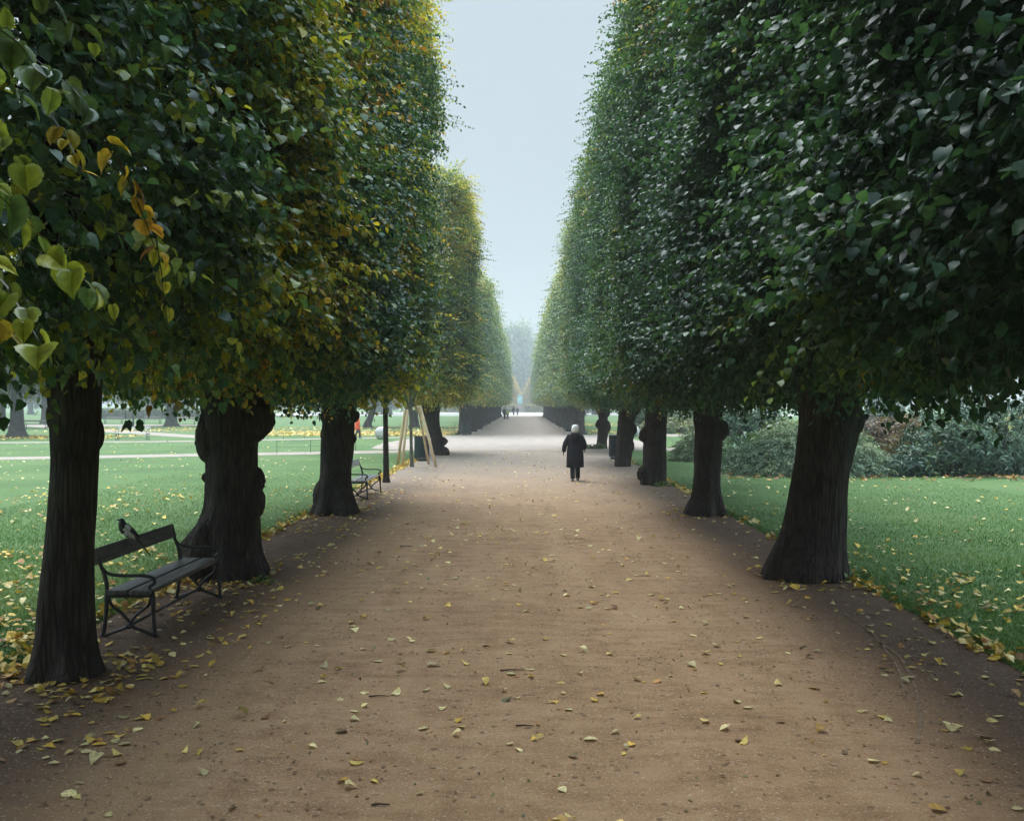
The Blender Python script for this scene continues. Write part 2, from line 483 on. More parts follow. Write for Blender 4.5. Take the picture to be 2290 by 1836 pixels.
def crown_mesh(name, seed, hx=1.62, hy=3.9, z0=2.56, z1=11.8, n_in=11500, n_out=6000, n_end=2800, n_bot=2100, n_top=2000, n_fill=9000,
               leaf=0.10, T=T_MID, expo=7.0, bulge=0.20, ln=(0.22, 0.55), autumn=0.0, twig=True, spacing=0.055, taper=0.12):
    """a clipped box-shaped linden crown; local origin on the ground under it, +x is the face towards the path"""
    rng = np.random.default_rng(seed)
    vn = VNoise(seed + 5); vn2 = VNoise(seed + 9)
    hz = (z1 - z0) / 2; zc = (z0 + z1) / 2
    def face(n, ax, s):
        q = rng.uniform(-1, 1, (n, 3)); q[:, ax] = s
        nn = np.zeros((n, 3)); nn[:, ax] = s
        return q, nn
    fs = [face(n_in, 0, 1), face(n_out, 0, -1), face(n_end, 1, 1), face(n_end, 1, -1), face(n_bot, 2, -1), face(n_top, 2, 1)]
    q = np.concatenate([f[0] for f in fs]); nn = np.concatenate([f[1] for f in fs])
    nrm = (np.abs(q) ** expo).sum(1) ** (1 / expo)
    qs = q / nrm[:, None]
    grad = np.sign(qs) * np.abs(qs) ** (expo - 1)
    nn = unit(grad / np.array([hx, hy, hz]) + 1e-9)
    half = np.array([hx, hy, hz])
    P = qs * half
    tp = 1 - taper * np.clip((P[:, 2] / hz + 1) / 2, 0, 1) ** 1.5
    P[:, 0] *= tp
    P[:, 0] *= 1 - .34 * np.clip(np.abs(P[:, 1]) / hy, 0, 1) ** 3.2 * np.clip(1.2 - .5 * (P[:, 2] / hz), .4, 1.3)
    P[:, 2] += zc
    bl = (vn(P, 0.55) - 0.5) * 2 * bulge + (vn2(P, 1.5) - 0.5) * bulge * 1.9
    flatb = np.clip(-nn[:, 2], 0, 1)
    P = P + nn * (bl * (1 - 0.7 * flatb))[:, None]
    depth = np.abs(rng.normal(0, 0.36, len(P))) - 0.08
    gap = vn2(P + 31.0, 0.9)
    gap2 = vn(P + 57.0, 1.7)
    keep = rng.random(len(P)) < np.clip(-0.18 + 1.5 * gap + 1.1 * (gap2 - .35), 0.05, 1)
    P = P - nn * depth[:, None]
    Dr = nn * 0.9 + rng.normal(0, 0.42, P.shape) + np.array([0, 0, 0.16])
    Dr[:, 2] += flatb * 0.45 * rng.random(len(P))
    long_ = rng.random(len(P)) < 0.09
    ln_ = rng.uniform(ln[0], ln[1], len(P)) * np.where(long_ & (nn[:, 2] > -.4), 2.0, 1.0)
    patch = vn(P + 7.0, 0.42) * 0.6 + vn2(P + 3.0, 1.3) * 0.4
    hgt = (P[:, 2] - z0) / (z1 - z0)
    edge = np.clip((hgt - 0.45) * 1.3, 0, 1) * 0.34 + np.clip(0.14 - hgt, 0, 1) * 1.3
    tint = np.clip(0.30 + (patch - 0.5) * 1.15 + rng.normal(0, .19, len(P)) + edge * autumn + 0.17 * autumn - 0.1, 0, .93)
    P, Dr, nn2, ln_, tint = P[keep], Dr[keep], nn[keep], ln_[keep], tint[keep]
    parts = [sprays_np(P, Dr, nn2, ln_, leaf, T, rng, tint, twig=twig, spacing=spacing)]
    if n_fill:
        qf = rng.uniform(-1, 1, (n_fill, 3)) * np.array([hx * .8, hy * .97, hz * .94])
        qf[:, 2] += zc
        A = rng.normal(0, 1, (n_fill, 3)); A[:, 2] -= .6
        v, l, s, fp = leaves_np(qf, A, rng.normal(0, 1, (n_fill, 3)) + np.array([0, 0, .8]), leaf * rng.uniform(1.0, 1.7, n_fill), T_FAR, rng)
        tf = np.clip(0.25 + (vn(qf, .5) - .5) + rng.normal(0, .08, n_fill) + .2 * autumn * (qf[:, 2] < z0 + 1), 0, .9)
        parts.append((v, l, s, np.repeat(tf, fp)))
    j = join_np(parts)
    return mesh_np(name, *j[:3], tint=j[3], smooth=True)
# ------------------------------------------------------------------ the avenue trees
def trunk_mesh(name, D, crop, rows, burls=(), roots=5, root_amp=0.10, seed=1, top=3.5):
    """crop = (scale, ox, oy); rows = (y, xl, xr) measured on that enlargement. Returns mesh (origin at the trunk base) and base x."""
    s, ox, oy = crop
    pr = []
    for y, a, b in rows:
        xl, z = at(ox + a / s, oy + y / s, D); xr, _ = at(ox + b / s, oy + y / s, D)
        pr.append((z, (xl + xr) / 2, (xr - xl) / 2))
    pr.sort()
    z_ = np.array([p[0] for p in pr]); c_ = np.array([p[1] for p in pr]); r_ = np.array([p[2] for p in pr])
    z_ = z_ - min(0.0, z_[0])
    rng = np.random.default_rng(seed); vn = VNoise(seed)
    nz, ns = 150, 96
    zs = np.concatenate([[-0.12], np.linspace(0.0, top, nz)])
    cx = np.interp(zs, z_, c_); rr = np.interp(zs, z_, r_)
    k = np.ones(7) / 7
    cx = np.convolve(np.pad(cx, 3, 'edge'), k, 'valid'); rr = np.convolve(np.pad(rr, 3, 'edge'), k, 'valid')
    bx = float(np.interp(0.15, z_, c_))
    th = np.linspace(0, 2 * np.pi, ns, endpoint=False)
    ph = rng.uniform(0, 6.28)
    Z, TH = np.meshgrid(zs, th, indexing='ij')
    R = np.repeat(rr[:, None], ns, 1)
    mid = np.median(rr)
    lobes = np.cos(roots * TH + ph) * 0.5 + 0.5 * np.cos((roots + 2) * TH + 1.7 * ph)
    R = R + root_amp * np.exp(-np.clip(Z, 0, 9) / 0.33) * lobes
    pts = np.stack([np.cos(TH) * 1.6, np.sin(TH) * 1.6, Z * 1.1], -1).reshape(-1, 3)
    R = R + ((vn(pts, 1.2) - .5) * 0.16 * mid).reshape(Z.shape)
    pts2 = np.stack([np.cos(TH) * 9, np.sin(TH) * 9, Z * 1.4], -1).reshape(-1, 3)
    R = R + ((vn(pts2, 1.0) - .5) * 0.05 * mid + (vn(pts2 * 2.3, 1.0) - .5) * 0.03 * mid).reshape(Z.shape)
    for zb, tb, sb, hb in burls:
        dth = (TH - tb + np.pi) % (2 * np.pi) - np.pi
        d2 = ((Z - zb) ** 2 + (np.interp(zb, zs, rr) * dth) ** 2) / sb ** 2
        d2 = d2 * (1 + 1.1 * (vn(pts * 2.2 + zb, 1.0).reshape(Z.shape) - .5))
        lump = np.clip(1 - d2, 0, 1) ** .6
        lump = lump * (1 + 0.5 * (vn(pts * 4 + zb * 3, 1.0).reshape(Z.shape) - .5) + .5 * (vn(pts * 11, 1.0).reshape(Z.shape) - .5))
        R = R + hb * lump
    X = cx[:, None] - bx + np.cos(TH) * R
    Y = np.sin(TH) * R * 0.95
    V = np.stack([X, Y, Z], -1).reshape(-1, 3)
    i = np.arange(len(zs) - 1)[:, None] * ns; kk = np.arange(ns)[None]; k2 = (kk + 1) % ns
    F = np.stack([i + kk, i + k2, i + ns + k2, i + ns + kk], -1).reshape(-1)
    n_f = (len(zs) - 1) * ns
    topring = (len(zs) - 1) * ns + np.arange(ns)
    me = mesh_np(name, V, np.concatenate([F, topring]), np.concatenate([np.full(n_f, 4), [ns]]), smooth=True)
    me.materials.append(BARK)
    return me, bx, float(rr[-1]), float(cx[-1] - bx)

def limbs_mesh(name, seed, r0, hx, hy, z0, z1, x0=0.0, n=11):
    rng = random.Random(seed)
    m = MB()
    for k in range(n):
        t = (k + .5) / n
        ty = (t * 2 - 1) * hy * .8
        zt = z0 + (z1 - z0) * (0.35 + .6 * (1 - abs(t * 2 - 1)) * rng.uniform(.7, 1)) if k % 3 else z0 + rng.uniform(1.0, 3.5)
        tx = rng.uniform(-.75, .75) * hx
        p0 = Vector((x0 + rng.uniform(-.4, .4) * r0, rng.uniform(-.5, .5) * r0, z0 + .35 + rng.random() * .5))
        p3 = Vector((tx, ty, zt))
        p1 = p0.lerp(p3, .33) + Vector((rng.uniform(-.2, .2), rng.uniform(-.2, .2), .5))
        p2 = p0.lerp(p3, .68) + Vector((rng.uniform(-.25, .25), rng.uniform(-.25, .25), .25))
        c = bez([p0, p1, p2, p3], 5)
        rb = r0 * rng.uniform(.28, .5)
        m.tube(c, [rb * (1 - .85 * i / (len(c) - 1)) for i in range(len(c))], 8)
        for b in range(5):
            a = c[int(len(c) * rng.uniform(.3, .9))]
            e = a + Vector((rng.choice([-1, 1]) * hx * rng.uniform(.4, .9), rng.uniform(-1.0, 1.0), rng.uniform(-.3, .9)))
            e.x = max(-hx * .95, min(hx * .95, e.x))
            m.tube([a, a.lerp(e, .5) + Vector((0, 0, .12)), e], [rb * .25, rb * .16, .008], 6)
    # pollard head where the limbs leave the trunk
    m.tube([(x0, 0, z0 - .3), (x0, 0, z0 + .1), (x0, 0, z0 + .6), (x0, 0, z0 + 1.1)], [r0 * .9, r0 * 1.15, r0 * .95, r0 * .4], 18)
    return m

PATH_GROUP = 'clipped lindens lining the near path'
C_SCALE = {'c1a': (2.8815, 0, 800), 'c3': (4.94, 650, 850), 'c5': (4.312, 1220, 880), 'c6': (2.6595, 1600, 850), 'c7': (8.983, 900, 880), 'c8': (3.7586, 400, 860), 'cr': (7.858, 1320, 880)}

MESH = {}
MESH['fine_left'] = crown_mesh('crown', 11, hx=1.75, hy=4.3, T=T_FINE, leaf=0.086, autumn=.6)
MESH['fine_right'] = crown_mesh('crown', 12, hx=1.75, hy=4.3, T=T_FINE, leaf=0.086, autumn=0.2)
MESH['mid_left'] = crown_mesh('crown', 13, hx=1.75, hy=4.2, z1=12.3, T=T_MID, leaf=0.083, autumn=.95, spacing=.05)
MESH['mid_right'] = crown_mesh('crown', 14, hx=1.75, hy=4.3, T=T_MID, leaf=0.083, autumn=0.3, spacing=.05)

def avenue_tree(name, D, trunk, crown, leaf_mat, label, rz, seed, cx=None, cdy=0.0, group=PATH_GROUP, scale=(1, 1, 1), side=1):
    """trunk = result of trunk_mesh or None"""
    x = trunk[1] if trunk else 3.6 * side
    root = empty(name, (x, D, 0))
    tag(root, label, 'tree', group)
    if trunk:
        link('trunk', trunk[0], None, root)
    else:
        link('trunk', tR2[0], None, root).rotation_euler = (0, 0, seed)
    r0 = trunk[2] if trunk else 0.32
    x0 = trunk[3] if trunk else 0.0
    lm = limbs_mesh('limbs', seed, r0, 1.6, 3.7, 2.5, 11.0, x0)
    lm.build('limbs', BARK, root)
    c = link('crown', crown, leaf_mat, root)
    c.location = ((cx + math.copysign(.2, cx) if cx is not None else 3.9 * side) - x, cdy, 0)
    c.rotation_euler = (0, 0, rz)
    c.scale = scale
    c.material_slots[0].link = 'OBJECT'; c.material_slots[0].material = leaf_mat
    return root

P8 = C_SCALE['c8']; P3 = C_SCALE['c3']; P5 = C_SCALE['c5']; P6 = C_SCALE['c6']; P7 = C_SCALE['c7']; PR = C_SCALE['cr']
FULL = (1 / (2290 / 2156), 0, 0)     # pixel rows measured on the full view
pi = math.pi

tL1 = trunk_mesh('trunk', 8.0, FULL, [(800, 101, 208), (850, 98, 210), (900, 104, 210), (1000, 107, 203), (1100, 97, 198), (1200, 88, 190), (1300, 78, 187), (1380, 72, 189), (1430, 60, 197), (1455, 48, 208)],
                 [(1.95, 0.1, .12, .03), (2.1, pi, .12, .03)], roots=5, root_amp=.05, seed=21)
tL2 = trunk_mesh('trunk', 12.6, P8, [(180, 200, 690), (330, 205, 685), (420, 215, 668), (600, 218, 655), (800, 222, 650), (1000, 215, 655), (1100, 196, 662), (1200, 150, 663), (1300, 110, 662), (1400, 80, 668), (1500, 70, 690), (1580, 100, 730), (1650, 120, 740)],
                 [(2.02, 0.0, .26, .17), (1.74, pi + .05, .27, .13), (2.2, pi, .2, .05), (1.24, 0.05, .12, .11), (0.95, -.1, .22, .10), (1.27, pi, .06, .05), (.35, -2.3, .35, .12)], roots=6, root_amp=.10, seed=22)
tL3 = trunk_mesh('trunk', 19.9, P3, [(300, 350, 700), (500, 342, 705), (600, 336, 702), (700, 332, 695), (800, 335, 688), (900, 332, 675), (1000, 328, 665), (1100, 322, 665), (1150, 298, 668), (1250, 278, 682), (1350, 265, 712), (1450, 225, 742), (1500, 200, 755)],
                 [(1.97, 0.0, .13, .10), (1.50, 0.0, .10, .06), (1.95, pi, .12, .05), (0.42, pi, .22, .06), (1.62, pi, .1, .03)], roots=5, root_amp=.12, seed=23)
tL4 = trunk_mesh('trunk', 43.0, P7, [(300, 380, 755), (400, 420, 745), (500, 455, 745), (600, 480, 750), (700, 505, 770), (800, 540, 795), (900, 570, 812), (960, 585, 825), (1050, 600, 835), (1120, 612, 850), (1240, 640, 900)],
                 [(0.62, 0.0, .2, .18), (0.15, 0.0, .2, .16)], roots=5, root_amp=.1, seed=24)
tR1 = trunk_mesh('trunk', 12.6, P6, [(150, 482, 848), (250, 490, 843), (320, 487, 835), (400, 480, 820), (500, 470, 805), (600, 450, 785), (700, 432, 775), (800, 415, 765), (900, 390, 752), (1000, 355, 746), (1050, 332, 746), (1100, 312, 748), (1150, 296, 756), (1195, 285, 765)],
                 [(2.0, 0.0, .15, .04)], roots=7, root_amp=.07, seed=25)
tR2 = trunk_mesh('trunk', 19.8, P5, [(200, 1440, 1698), (400, 1440, 1700), (550, 1436, 1700), (700, 1430, 1690), (800, 1425, 1682), (900, 1415, 1680), (1000, 1405, 1688), (1050, 1390, 1700), (1100, 1362, 1712), (1150, 1345, 1730), (1200, 1340, 1740)],
                 [(1.68, 0.0, .19, .12), (1.95, pi, .15, .03)], roots=6, root_amp=.09, seed=26)
tR3 = trunk_mesh('trunk', 27.2, PR, [(350, 965, 1355), (450, 960, 1345), (600, 955, 1335), (700, 945, 1335), (1000, 918, 1330), (1200, 922, 1328), (1400, 908, 1325), (1500, 890, 1335), (1580, 875, 1345), (1625, 880, 1350)],
                 [(1.37, pi, .19, .13), (.36, pi + .1, .18, .13)], roots=6, root_amp=.06, seed=27)
tR4 = trunk_mesh('trunk', 35.2, PR, [(320, 495, 835), (400, 490, 815), (500, 485, 775), (600, 475, 765), (700, 470, 775), (800, 462, 765), (900, 458, 745), (960, 455, 745), (1000, 452, 745), (1100, 440, 735), (1200, 432, 715), (1300, 425, 715)],
                 [(1.32, 0.0, .2, .09), (2.05, 0.0, .25, .10), (.72, 0.0, .16, .06)], roots=5, root_amp=.05, seed=28)
tR5 = trunk_mesh('trunk', 49.5, PR, [(260, 125, 325), (350, 128, 318), (450, 145, 300), (560, 130, 308), (700, 128, 318), (760, 128, 308), (850, 122, 290), (975, 112, 268)],
                 [(1.2, pi, .2, .12), (1.12, 0.0, .25, .12), (1.9, pi, .2, .08), (1.85, 0.0, .22, .09)], roots=4, root_amp=.08, seed=29)

near_left = avenue_tree('linden_tree', 0.3, None, MESH['fine_left'], LEAF_OLIVE, 'yellowing linden nearest the camera on the bench side, only its crown in view', 0, 41, side=-1, scale=(1, 1, 1.07))
avenue_tree('linden_tree', 8.0, tL1, MESH['fine_left'], LEAF_OLIVE, 'slim straight dark linden in front of the bench with the magpie, yellowing crown', pi, 42, cx=-3.68, scale=(-1, 1, 1.06))
avenue_tree('linden_tree', 12.6 + 0.0, tL2, MESH['fine_left'], LEAF_YELLOWING, 'knobbly linden with round burls on both sides, standing right behind the magpie bench', 0, 43, cx=-3.72, cdy=1.6)
avenue_tree('linden_tree', 19.9, tL3, MESH['mid_left'], LEAF_OLIVE, 'dark linden with flared roots hiding half of the second bench, orange coat behind it', 0, 44, cx=-3.75, cdy=.6)
avenue_tree('linden_tree', 43.0, tL4, MESH['mid_left'], LEAF_OLIVE, 'leaning linden with lumpy foot behind the slatted bin and the wooden stakes', pi, 45, cx=-3.75, cdy=.2, scale=(-1, .95, .97))
avenue_tree('linden_tree', 5.0, None, MESH['fine_right'], LEAF_GREEN, 'dark green linden nearest the camera on the shrub side, only its crown in view', pi, 46, side=1, scale=(1, 1, 1.0))
avenue_tree('linden_tree', 12.6, tR1, MESH['fine_right'], LEAF_GREEN, 'broad furrowed linden flaring at the foot, nearest trunk on the shrub side', pi, 47, cx=3.78, scale=(1, -1, 1.01))
avenue_tree('linden_tree', 19.8, tR2, MESH['mid_right'], LEAF_GREEN, 'upright linden with one burl facing the shrubs, second trunk on the shrub side', pi, 48, cx=3.78, scale=(1, 1, .96))
avenue_tree('linden_tree', 27.2, tR3, MESH['mid_right'], LEAF_GREEN, 'linden with a burl at shoulder height and another at its foot, both facing the path', pi, 49, cx=3.78, scale=(1, -1, .955))
avenue_tree('linden_tree', 35.2, tR4, MESH['mid_right'], LEAF_GREEN, 'linden hiding part of the slatted bin and a pale boulder', pi, 50, cx=3.78, cdy=1.0, scale=(1, 1.15, .95))
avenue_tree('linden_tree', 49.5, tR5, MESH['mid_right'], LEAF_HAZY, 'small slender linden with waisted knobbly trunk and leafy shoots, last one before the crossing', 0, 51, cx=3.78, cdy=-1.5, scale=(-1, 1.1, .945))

avenue_tree('linden_tree', -7.4, None, MESH['mid_left'], LEAF_OLIVE, 'unseen yellowing linden added behind the camera to block back light on the bench side', 0, 52, side=-1)  # this linden and the next two are added out of view against back light
avenue_tree('linden_tree', -2.8, None, MESH['mid_right'], LEAF_GREEN, 'unseen green linden added behind the camera to block back light on the shrub side', pi, 53, side=1)
avenue_tree('linden_tree', -10.2, None, MESH['mid_right'], LEAF_GREEN, 'second unseen linden added behind the camera to block back light on the shrub side', pi, 54, side=1)
# low sprays of the nearest bench-side linden that hang out over the path
def px_point(px, py, D): return np.array([(px - 1100) / 2083 * D, D, EYE + (852 - py) / 2083 * D])
def low_branch(p0, p1, D, leaf, seed, tint, parent):
    rng = np.random.default_rng(seed)
    a = px_point(*p0, D)[None]; e = px_point(*p1, D + rng.uniform(-.25, .25))[None]
    d = e - a
    V, lo, sz, tf = sprays_np(a, d, np.array([[.5, -.45, .6]]), np.linalg.norm(d, axis=1), leaf, T_CLOSE, rng, np.array([tint]), spacing=.042, droop=.8, side=.6)
    link('low_spray', mesh_np('low_spray', V - np.array(parent.location), lo, sz, tint=tf, smooth=True), LEAF_OLIVE, parent)
for k, (p0, p1, D, leaf, tint) in enumerate([((-70, 0), (130, 120), 2.9, .09, .30), ((40, -40), (215, 60), 3.0, .09, .34), ((-80, 215), (70, 330), 2.8, .09, .42), ((-10, 400), (180, 560), 2.9, .09, .36),
        ((-80, 500), (90, 640), 2.7, .09, .48), ((90, 530), (240, 610), 3.0, .09, .50), ((-80, 100), (60, 185), 3.1, .09, .30), ((100, 140), (200, 210), 3.4, .09, .26), ((-60, 640), (40, 700), 3.0, .09, .66), ((-60, 330), (20, 420), 3.0, .09, .40),
        ((215, 290), (310, 420), 4.3, .082, .78), ((270, 380), (335, 520), 4.4, .082, .84), ((120, 260), (170, 330), 4.2, .082, .74), ((330, 520), (350, 640), 4.8, .082, .60)]):
    low_branch(p0, p1, D, leaf, 801 + k, tint, near_left)

# the far part of the avenue, beyond the crossing
MESH['far_crown'] = crown_mesh('crown', 31, hx=1.8, hy=4.0, z0=2.55, z1=11.7, n_in=3300, n_out=900, n_end=1500, n_bot=600, n_top=700, n_fill=2500, leaf=0.19, T=T_FAR, autumn=.5, twig=False, spacing=.11, bulge=.28, ln=(.25, .6))
MESH['far_crown_b'] = crown_mesh('crown', 32, hx=1.8, hy=4.0, z0=2.55, z1=11.5, n_in=3300, n_out=900, n_end=1500, n_bot=600, n_top=700, n_fill=2500, leaf=0.19, T=T_FAR, autumn=.5, twig=False, spacing=.11, bulge=.28, ln=(.25, .6))
def far_trunk(seed):
    rng = random.Random(seed); m = MB()
    pts = []; rr = []
    for k in range(9):
        z = -0.1 + k * 0.42
        pts.append((rng.uniform(-.05, .05), rng.uniform(-.05, .05), z))
        rr.append(.42 + .22 * math.exp(-max(z, 0) / .3) + rng.uniform(-.05, .05) + (.1 if k > 5 else 0))
    m.tube(pts, rr, 14)
    return m
ftm = []
for s in range(3):
    o = far_trunk(60 + s).build('trunk', BARK_FAR); ftm.append(o.data); bpy.data.objects.remove(o)

def far_tree(x, y, mat, label, group, k, sz=1.0, sx=1.0):
    r = empty('linden_tree', (x, y, 0))
    tag(r, label, 'tree', group)
    link('trunk', ftm[k % 3], None, r)
    c = bpy.data.objects.new('crown', MESH['far_crown'] if k % 2 else MESH['far_crown_b'])
    if len(c.data.materials) == 0: c.data.materials.append(LEAF_HAZY)
    COL.objects.link(c); c.parent = r
    c.material_slots[0].link = 'OBJECT'; c.material_slots[0].material = mat
    c.scale = (sx, 1.0, sz)
    c.rotation_euler = (0, 0, 0 if x < 0 else pi)
    return r
frng = random.Random(5)
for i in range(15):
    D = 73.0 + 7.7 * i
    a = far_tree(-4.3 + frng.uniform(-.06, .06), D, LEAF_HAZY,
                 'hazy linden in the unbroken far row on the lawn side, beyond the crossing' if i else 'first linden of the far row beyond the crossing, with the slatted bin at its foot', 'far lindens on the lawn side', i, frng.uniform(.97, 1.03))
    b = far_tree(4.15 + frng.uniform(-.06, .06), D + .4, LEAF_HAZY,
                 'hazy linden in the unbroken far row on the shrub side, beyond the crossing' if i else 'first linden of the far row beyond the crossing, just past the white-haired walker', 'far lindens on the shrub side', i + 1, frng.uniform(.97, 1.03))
for i in range(9):
    D = 304.0 + 7.7 * i
    gz = 1 - .05 * i
    far_tree(-4.75 + .3 * i, D, LEAF_GOLD, 'golden hazy linden beyond the statue, in the row behind its book side', 'golden lindens beyond the statue on the lawn side', i, .98 * gz)
    far_tree(4.5 - .28 * i, D, LEAF_GOLD if i % 2 else LEAF_PARK, 'golden brown hazy linden beyond the statue, in the row on the shrub side', 'golden lindens beyond the statue on the shrub side', i + 1, gz)

# ------------------------------------------------------------------ free-growing trees
def blob_crown(name, seed, rx, ry, rz, n, leaf, T=T_FAR, clumps=26, weep=0.0, spacing=.14):
    rng = np.random.default_rng(seed); vn = VNoise(seed)
    P = []; NN = []
    for k in range(clumps):
        d = unit(rng.normal(0, 1, (1, 3)))[0]
        c = d * np.array([rx, ry, rz]) * rng.uniform(.35, .78)
        r = np.array([rx, ry, rz]) * rng.uniform(.25, .42)
        m = n // clumps
        q = unit(rng.normal(0, 1, (m, 3)))
        q = q * (1 - np.abs(rng.normal(0, .18, (m, 1))))
        P.append(c + q * r); NN.append(unit(q))
    P = np.concatenate(P); NN = np.concatenate(NN)
    tint = np.clip(.35 + (vn(P, .35) - .5) * 1.1 + rng.normal(0, .12, len(P)), 0, .95)
    Dr = NN + rng.normal(0, .4, P.shape); Dr[:, 2] -= weep
    ln_ = rng.uniform(.35, .9, len(P)) * (1 + weep * 1.5) * max(1.0, leaf / .25)
    V, lo, sz, tf = sprays_np(P, Dr, NN, ln_, leaf, T, rng, tint, spacing=spacing * max(1.0, leaf / .25), twig=False)
    return mesh_np(name, V, lo, sz, tint=tf)

MESH['park_a'] = blob_crown('crown', 71, 4.5, 4.5, 3.6, 5200, .27)
MESH['park_b'] = blob_crown('crown', 72, 4.2, 4.6, 3.9, 5200, .27)
MESH['tall'] = blob_crown('crown', 73, 7.5, 7, 13, 6500, .7, clumps=44, weep=.5)
MESH['young'] = blob_crown('crown', 74, 1.6, 1.6, 1.5, 900, .14, clumps=10)
MESH['sapling'] = blob_crown('crown', 75, .75, .75, 1.9, 900, .11, T=T_MID, clumps=12, spacing=.08)

def free_tree(name, x, y, tw, label, group, crown, mat, zc, sc, seed, fork=False, lean=0.0, bark=BARK_FAR, htrunk=None):
    rng = random.Random(seed)
    r = empty(name, (x, y, 0)); tag(r, label, 'tree', group)
    m = MB()
    h = htrunk or zc
    if fork:
        m.tube(bez([(0, 0, -.1), (0.02, 0, .5), (0, 0, 1.1), (.05, 0, 1.5)], 4), [tw * .75 * (1 - .03 * i) if i > 2 else tw * (.95 - .08 * i) for i in range(13)], 12)
        for sx in (-1, 1):
            m.tube(bez([(0, 0, 1.2), (sx * tw * .6, 0, 1.7), (sx * tw * 1.6, rng.uniform(-.3, .3), 2.6), (sx * tw * 2.6, rng.uniform(-.6, .6), h)], 5), [tw * .5 * (1 - .045 * i) for i in range(16)], 10)
    else:
        pts = bez([(0, 0, -.1), (0, 0, .35), (lean * .4, 0, 1.4), (lean, 0, h * .6), (lean * 1.2, 0, h)], 5)
        rr = [tw / 2 * (1 + .75 * math.exp(-max(p.z, 0) / .35)) * (1 - .4 * min(1, max(p.z, 0) / h)) for p in pts]
        m.tube(pts, rr, 14)
        for k in range(6):
            a = Vector((lean, 0, h * rng.uniform(.5, .8))); th = rng.uniform(0, 6.28)
            e = a + Vector((math.cos(th) * 2.2 * sc[0], math.sin(th) * 2.2 * sc[1], rng.uniform(.6, 1.6) * sc[2]))
            m.tube([a, a.lerp(e, .5) + Vector((0, 0, .3)), e], [tw * .22, tw * .14, .02], 8)
    m.build('trunk', bark, r)
    c = bpy.data.objects.new('crown', crown)
    if len(crown.materials) == 0: crown.materials.append(mat)
    COL.objects.link(c); c.parent = r
    c.material_slots[0].link = 'OBJECT'; c.material_slots[0].material = mat
    c.location = (lean, 0, zc); c.scale = sc; c.rotation_euler = (0, 0, rng.uniform(0, 6.28))
    return r
def gx(px, D): return (px - 1100.0) / 2083.0 * D

free_tree('park_tree', gx(30, 67), 67, .95, 'stout hazy park tree between the slim linden and the picture edge', 'park trees on the lawn', MESH['park_a'], LEAF_PARK, 6.0, (1, 1, 1), 81)
free_tree('park_tree', gx(-4, 92), 92, .9, 'park tree cut by the picture edge, behind the stout one', 'park trees on the lawn', MESH['park_b'], LEAF_PARK, 6.2, (1, 1, 1), 82)
free_tree('park_tree', gx(88, 112), 112, .7, 'thin dark park tree behind the bench seen from the back', 'park trees on the lawn', MESH['park_a'], LEAF_PARK, 5.6, (.9, .9, .9), 83)
free_tree('park_tree', gx(358, 100), 100, 1.05, 'thick grey park tree standing among the far benches', 'park trees on the lawn', MESH['park_b'], LEAF_PARK, 6.4, (1.2, 1.2, 1), 84)
free_tree('young_tree', gx(277, 92), 92, .16, 'slender young tree with pale yellow-green crown behind the pale bench', None, MESH['young'], LEAF_LIME, 4.0, (1.6, 1.4, 1.0), 85, htrunk=4.0)
free_tree('park_tree', gx(774, 95), 95, .62, 'grey park tree leaning beside the orange coat and the boulder', 'park trees on the lawn', MESH['park_a'], LEAF_PARK, 6.2, (.95, .9, .9), 86, lean=1.0)
free_tree('park_tree', gx(872, 95), 95, .66, 'grey forked park tree seen between the wooden stakes', 'park trees on the lawn', MESH['park_b'], LEAF_PARK, 6.4, (.9, .9, .9), 87, fork=True)
free_tree('park_tree', gx(1222, 200), 200, 1.9, 'very pale stout tree far across the lawn, just right of the white-haired walker', 'far trees on the shrub side', MESH['park_a'], LEAF_PARK, 7.0, (1.5, 1.5, 1.2), 88)
free_tree('park_tree', gx(1255, 215), 215, 1.3, 'pale tree far across the lawn, seen behind the slender knobbly linden', 'far trees on the shrub side', MESH['park_b'], LEAF_PARK, 7.0, (1.4, 1.4, 1.2), 89)
brng = random.Random(17)
for i in range(13):
    x = -100 + i * 7.5 + brng.uniform(-2, 2); y = brng.uniform(165, 235)
    free_tree('park_tree', x * y / 200, y, brng.uniform(.7, 1.2), 'hazy tree in the far belt across the lawn', 'far tree belt on the bench side', MESH['park_a'] if i % 2 else MESH['park_b'], LEAF_PARK, 6.5, (1.6, 1.5, brng.uniform(1.2, 1.7)), 90 + i)
for i in range(9):
    x = 14 + i * 9 + brng.uniform(-2, 2); y = brng.uniform(215, 260)
    free_tree('park_tree', x * y / 200, y, brng.uniform(.7, 1.2), 'hazy tree in the far belt beyond the shrubs', 'far tree belt on the shrub side', MESH['park_a'] if i % 2 else MESH['park_b'], LEAF_PARK, 6.5, (1.6, 1.5, brng.uniform(1.2, 1.7)), 120 + i)
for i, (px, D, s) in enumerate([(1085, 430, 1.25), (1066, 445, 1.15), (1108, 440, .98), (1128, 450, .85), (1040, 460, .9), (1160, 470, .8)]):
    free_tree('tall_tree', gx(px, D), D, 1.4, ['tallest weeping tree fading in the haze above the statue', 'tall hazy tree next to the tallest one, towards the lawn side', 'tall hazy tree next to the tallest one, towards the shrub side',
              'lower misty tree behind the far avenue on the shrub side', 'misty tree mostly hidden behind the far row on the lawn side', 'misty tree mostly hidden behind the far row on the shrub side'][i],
              'tall trees closing the view', MESH['tall'], LEAF_MISTY, 17 * s, (s, s, s * 1.15), 140 + i)
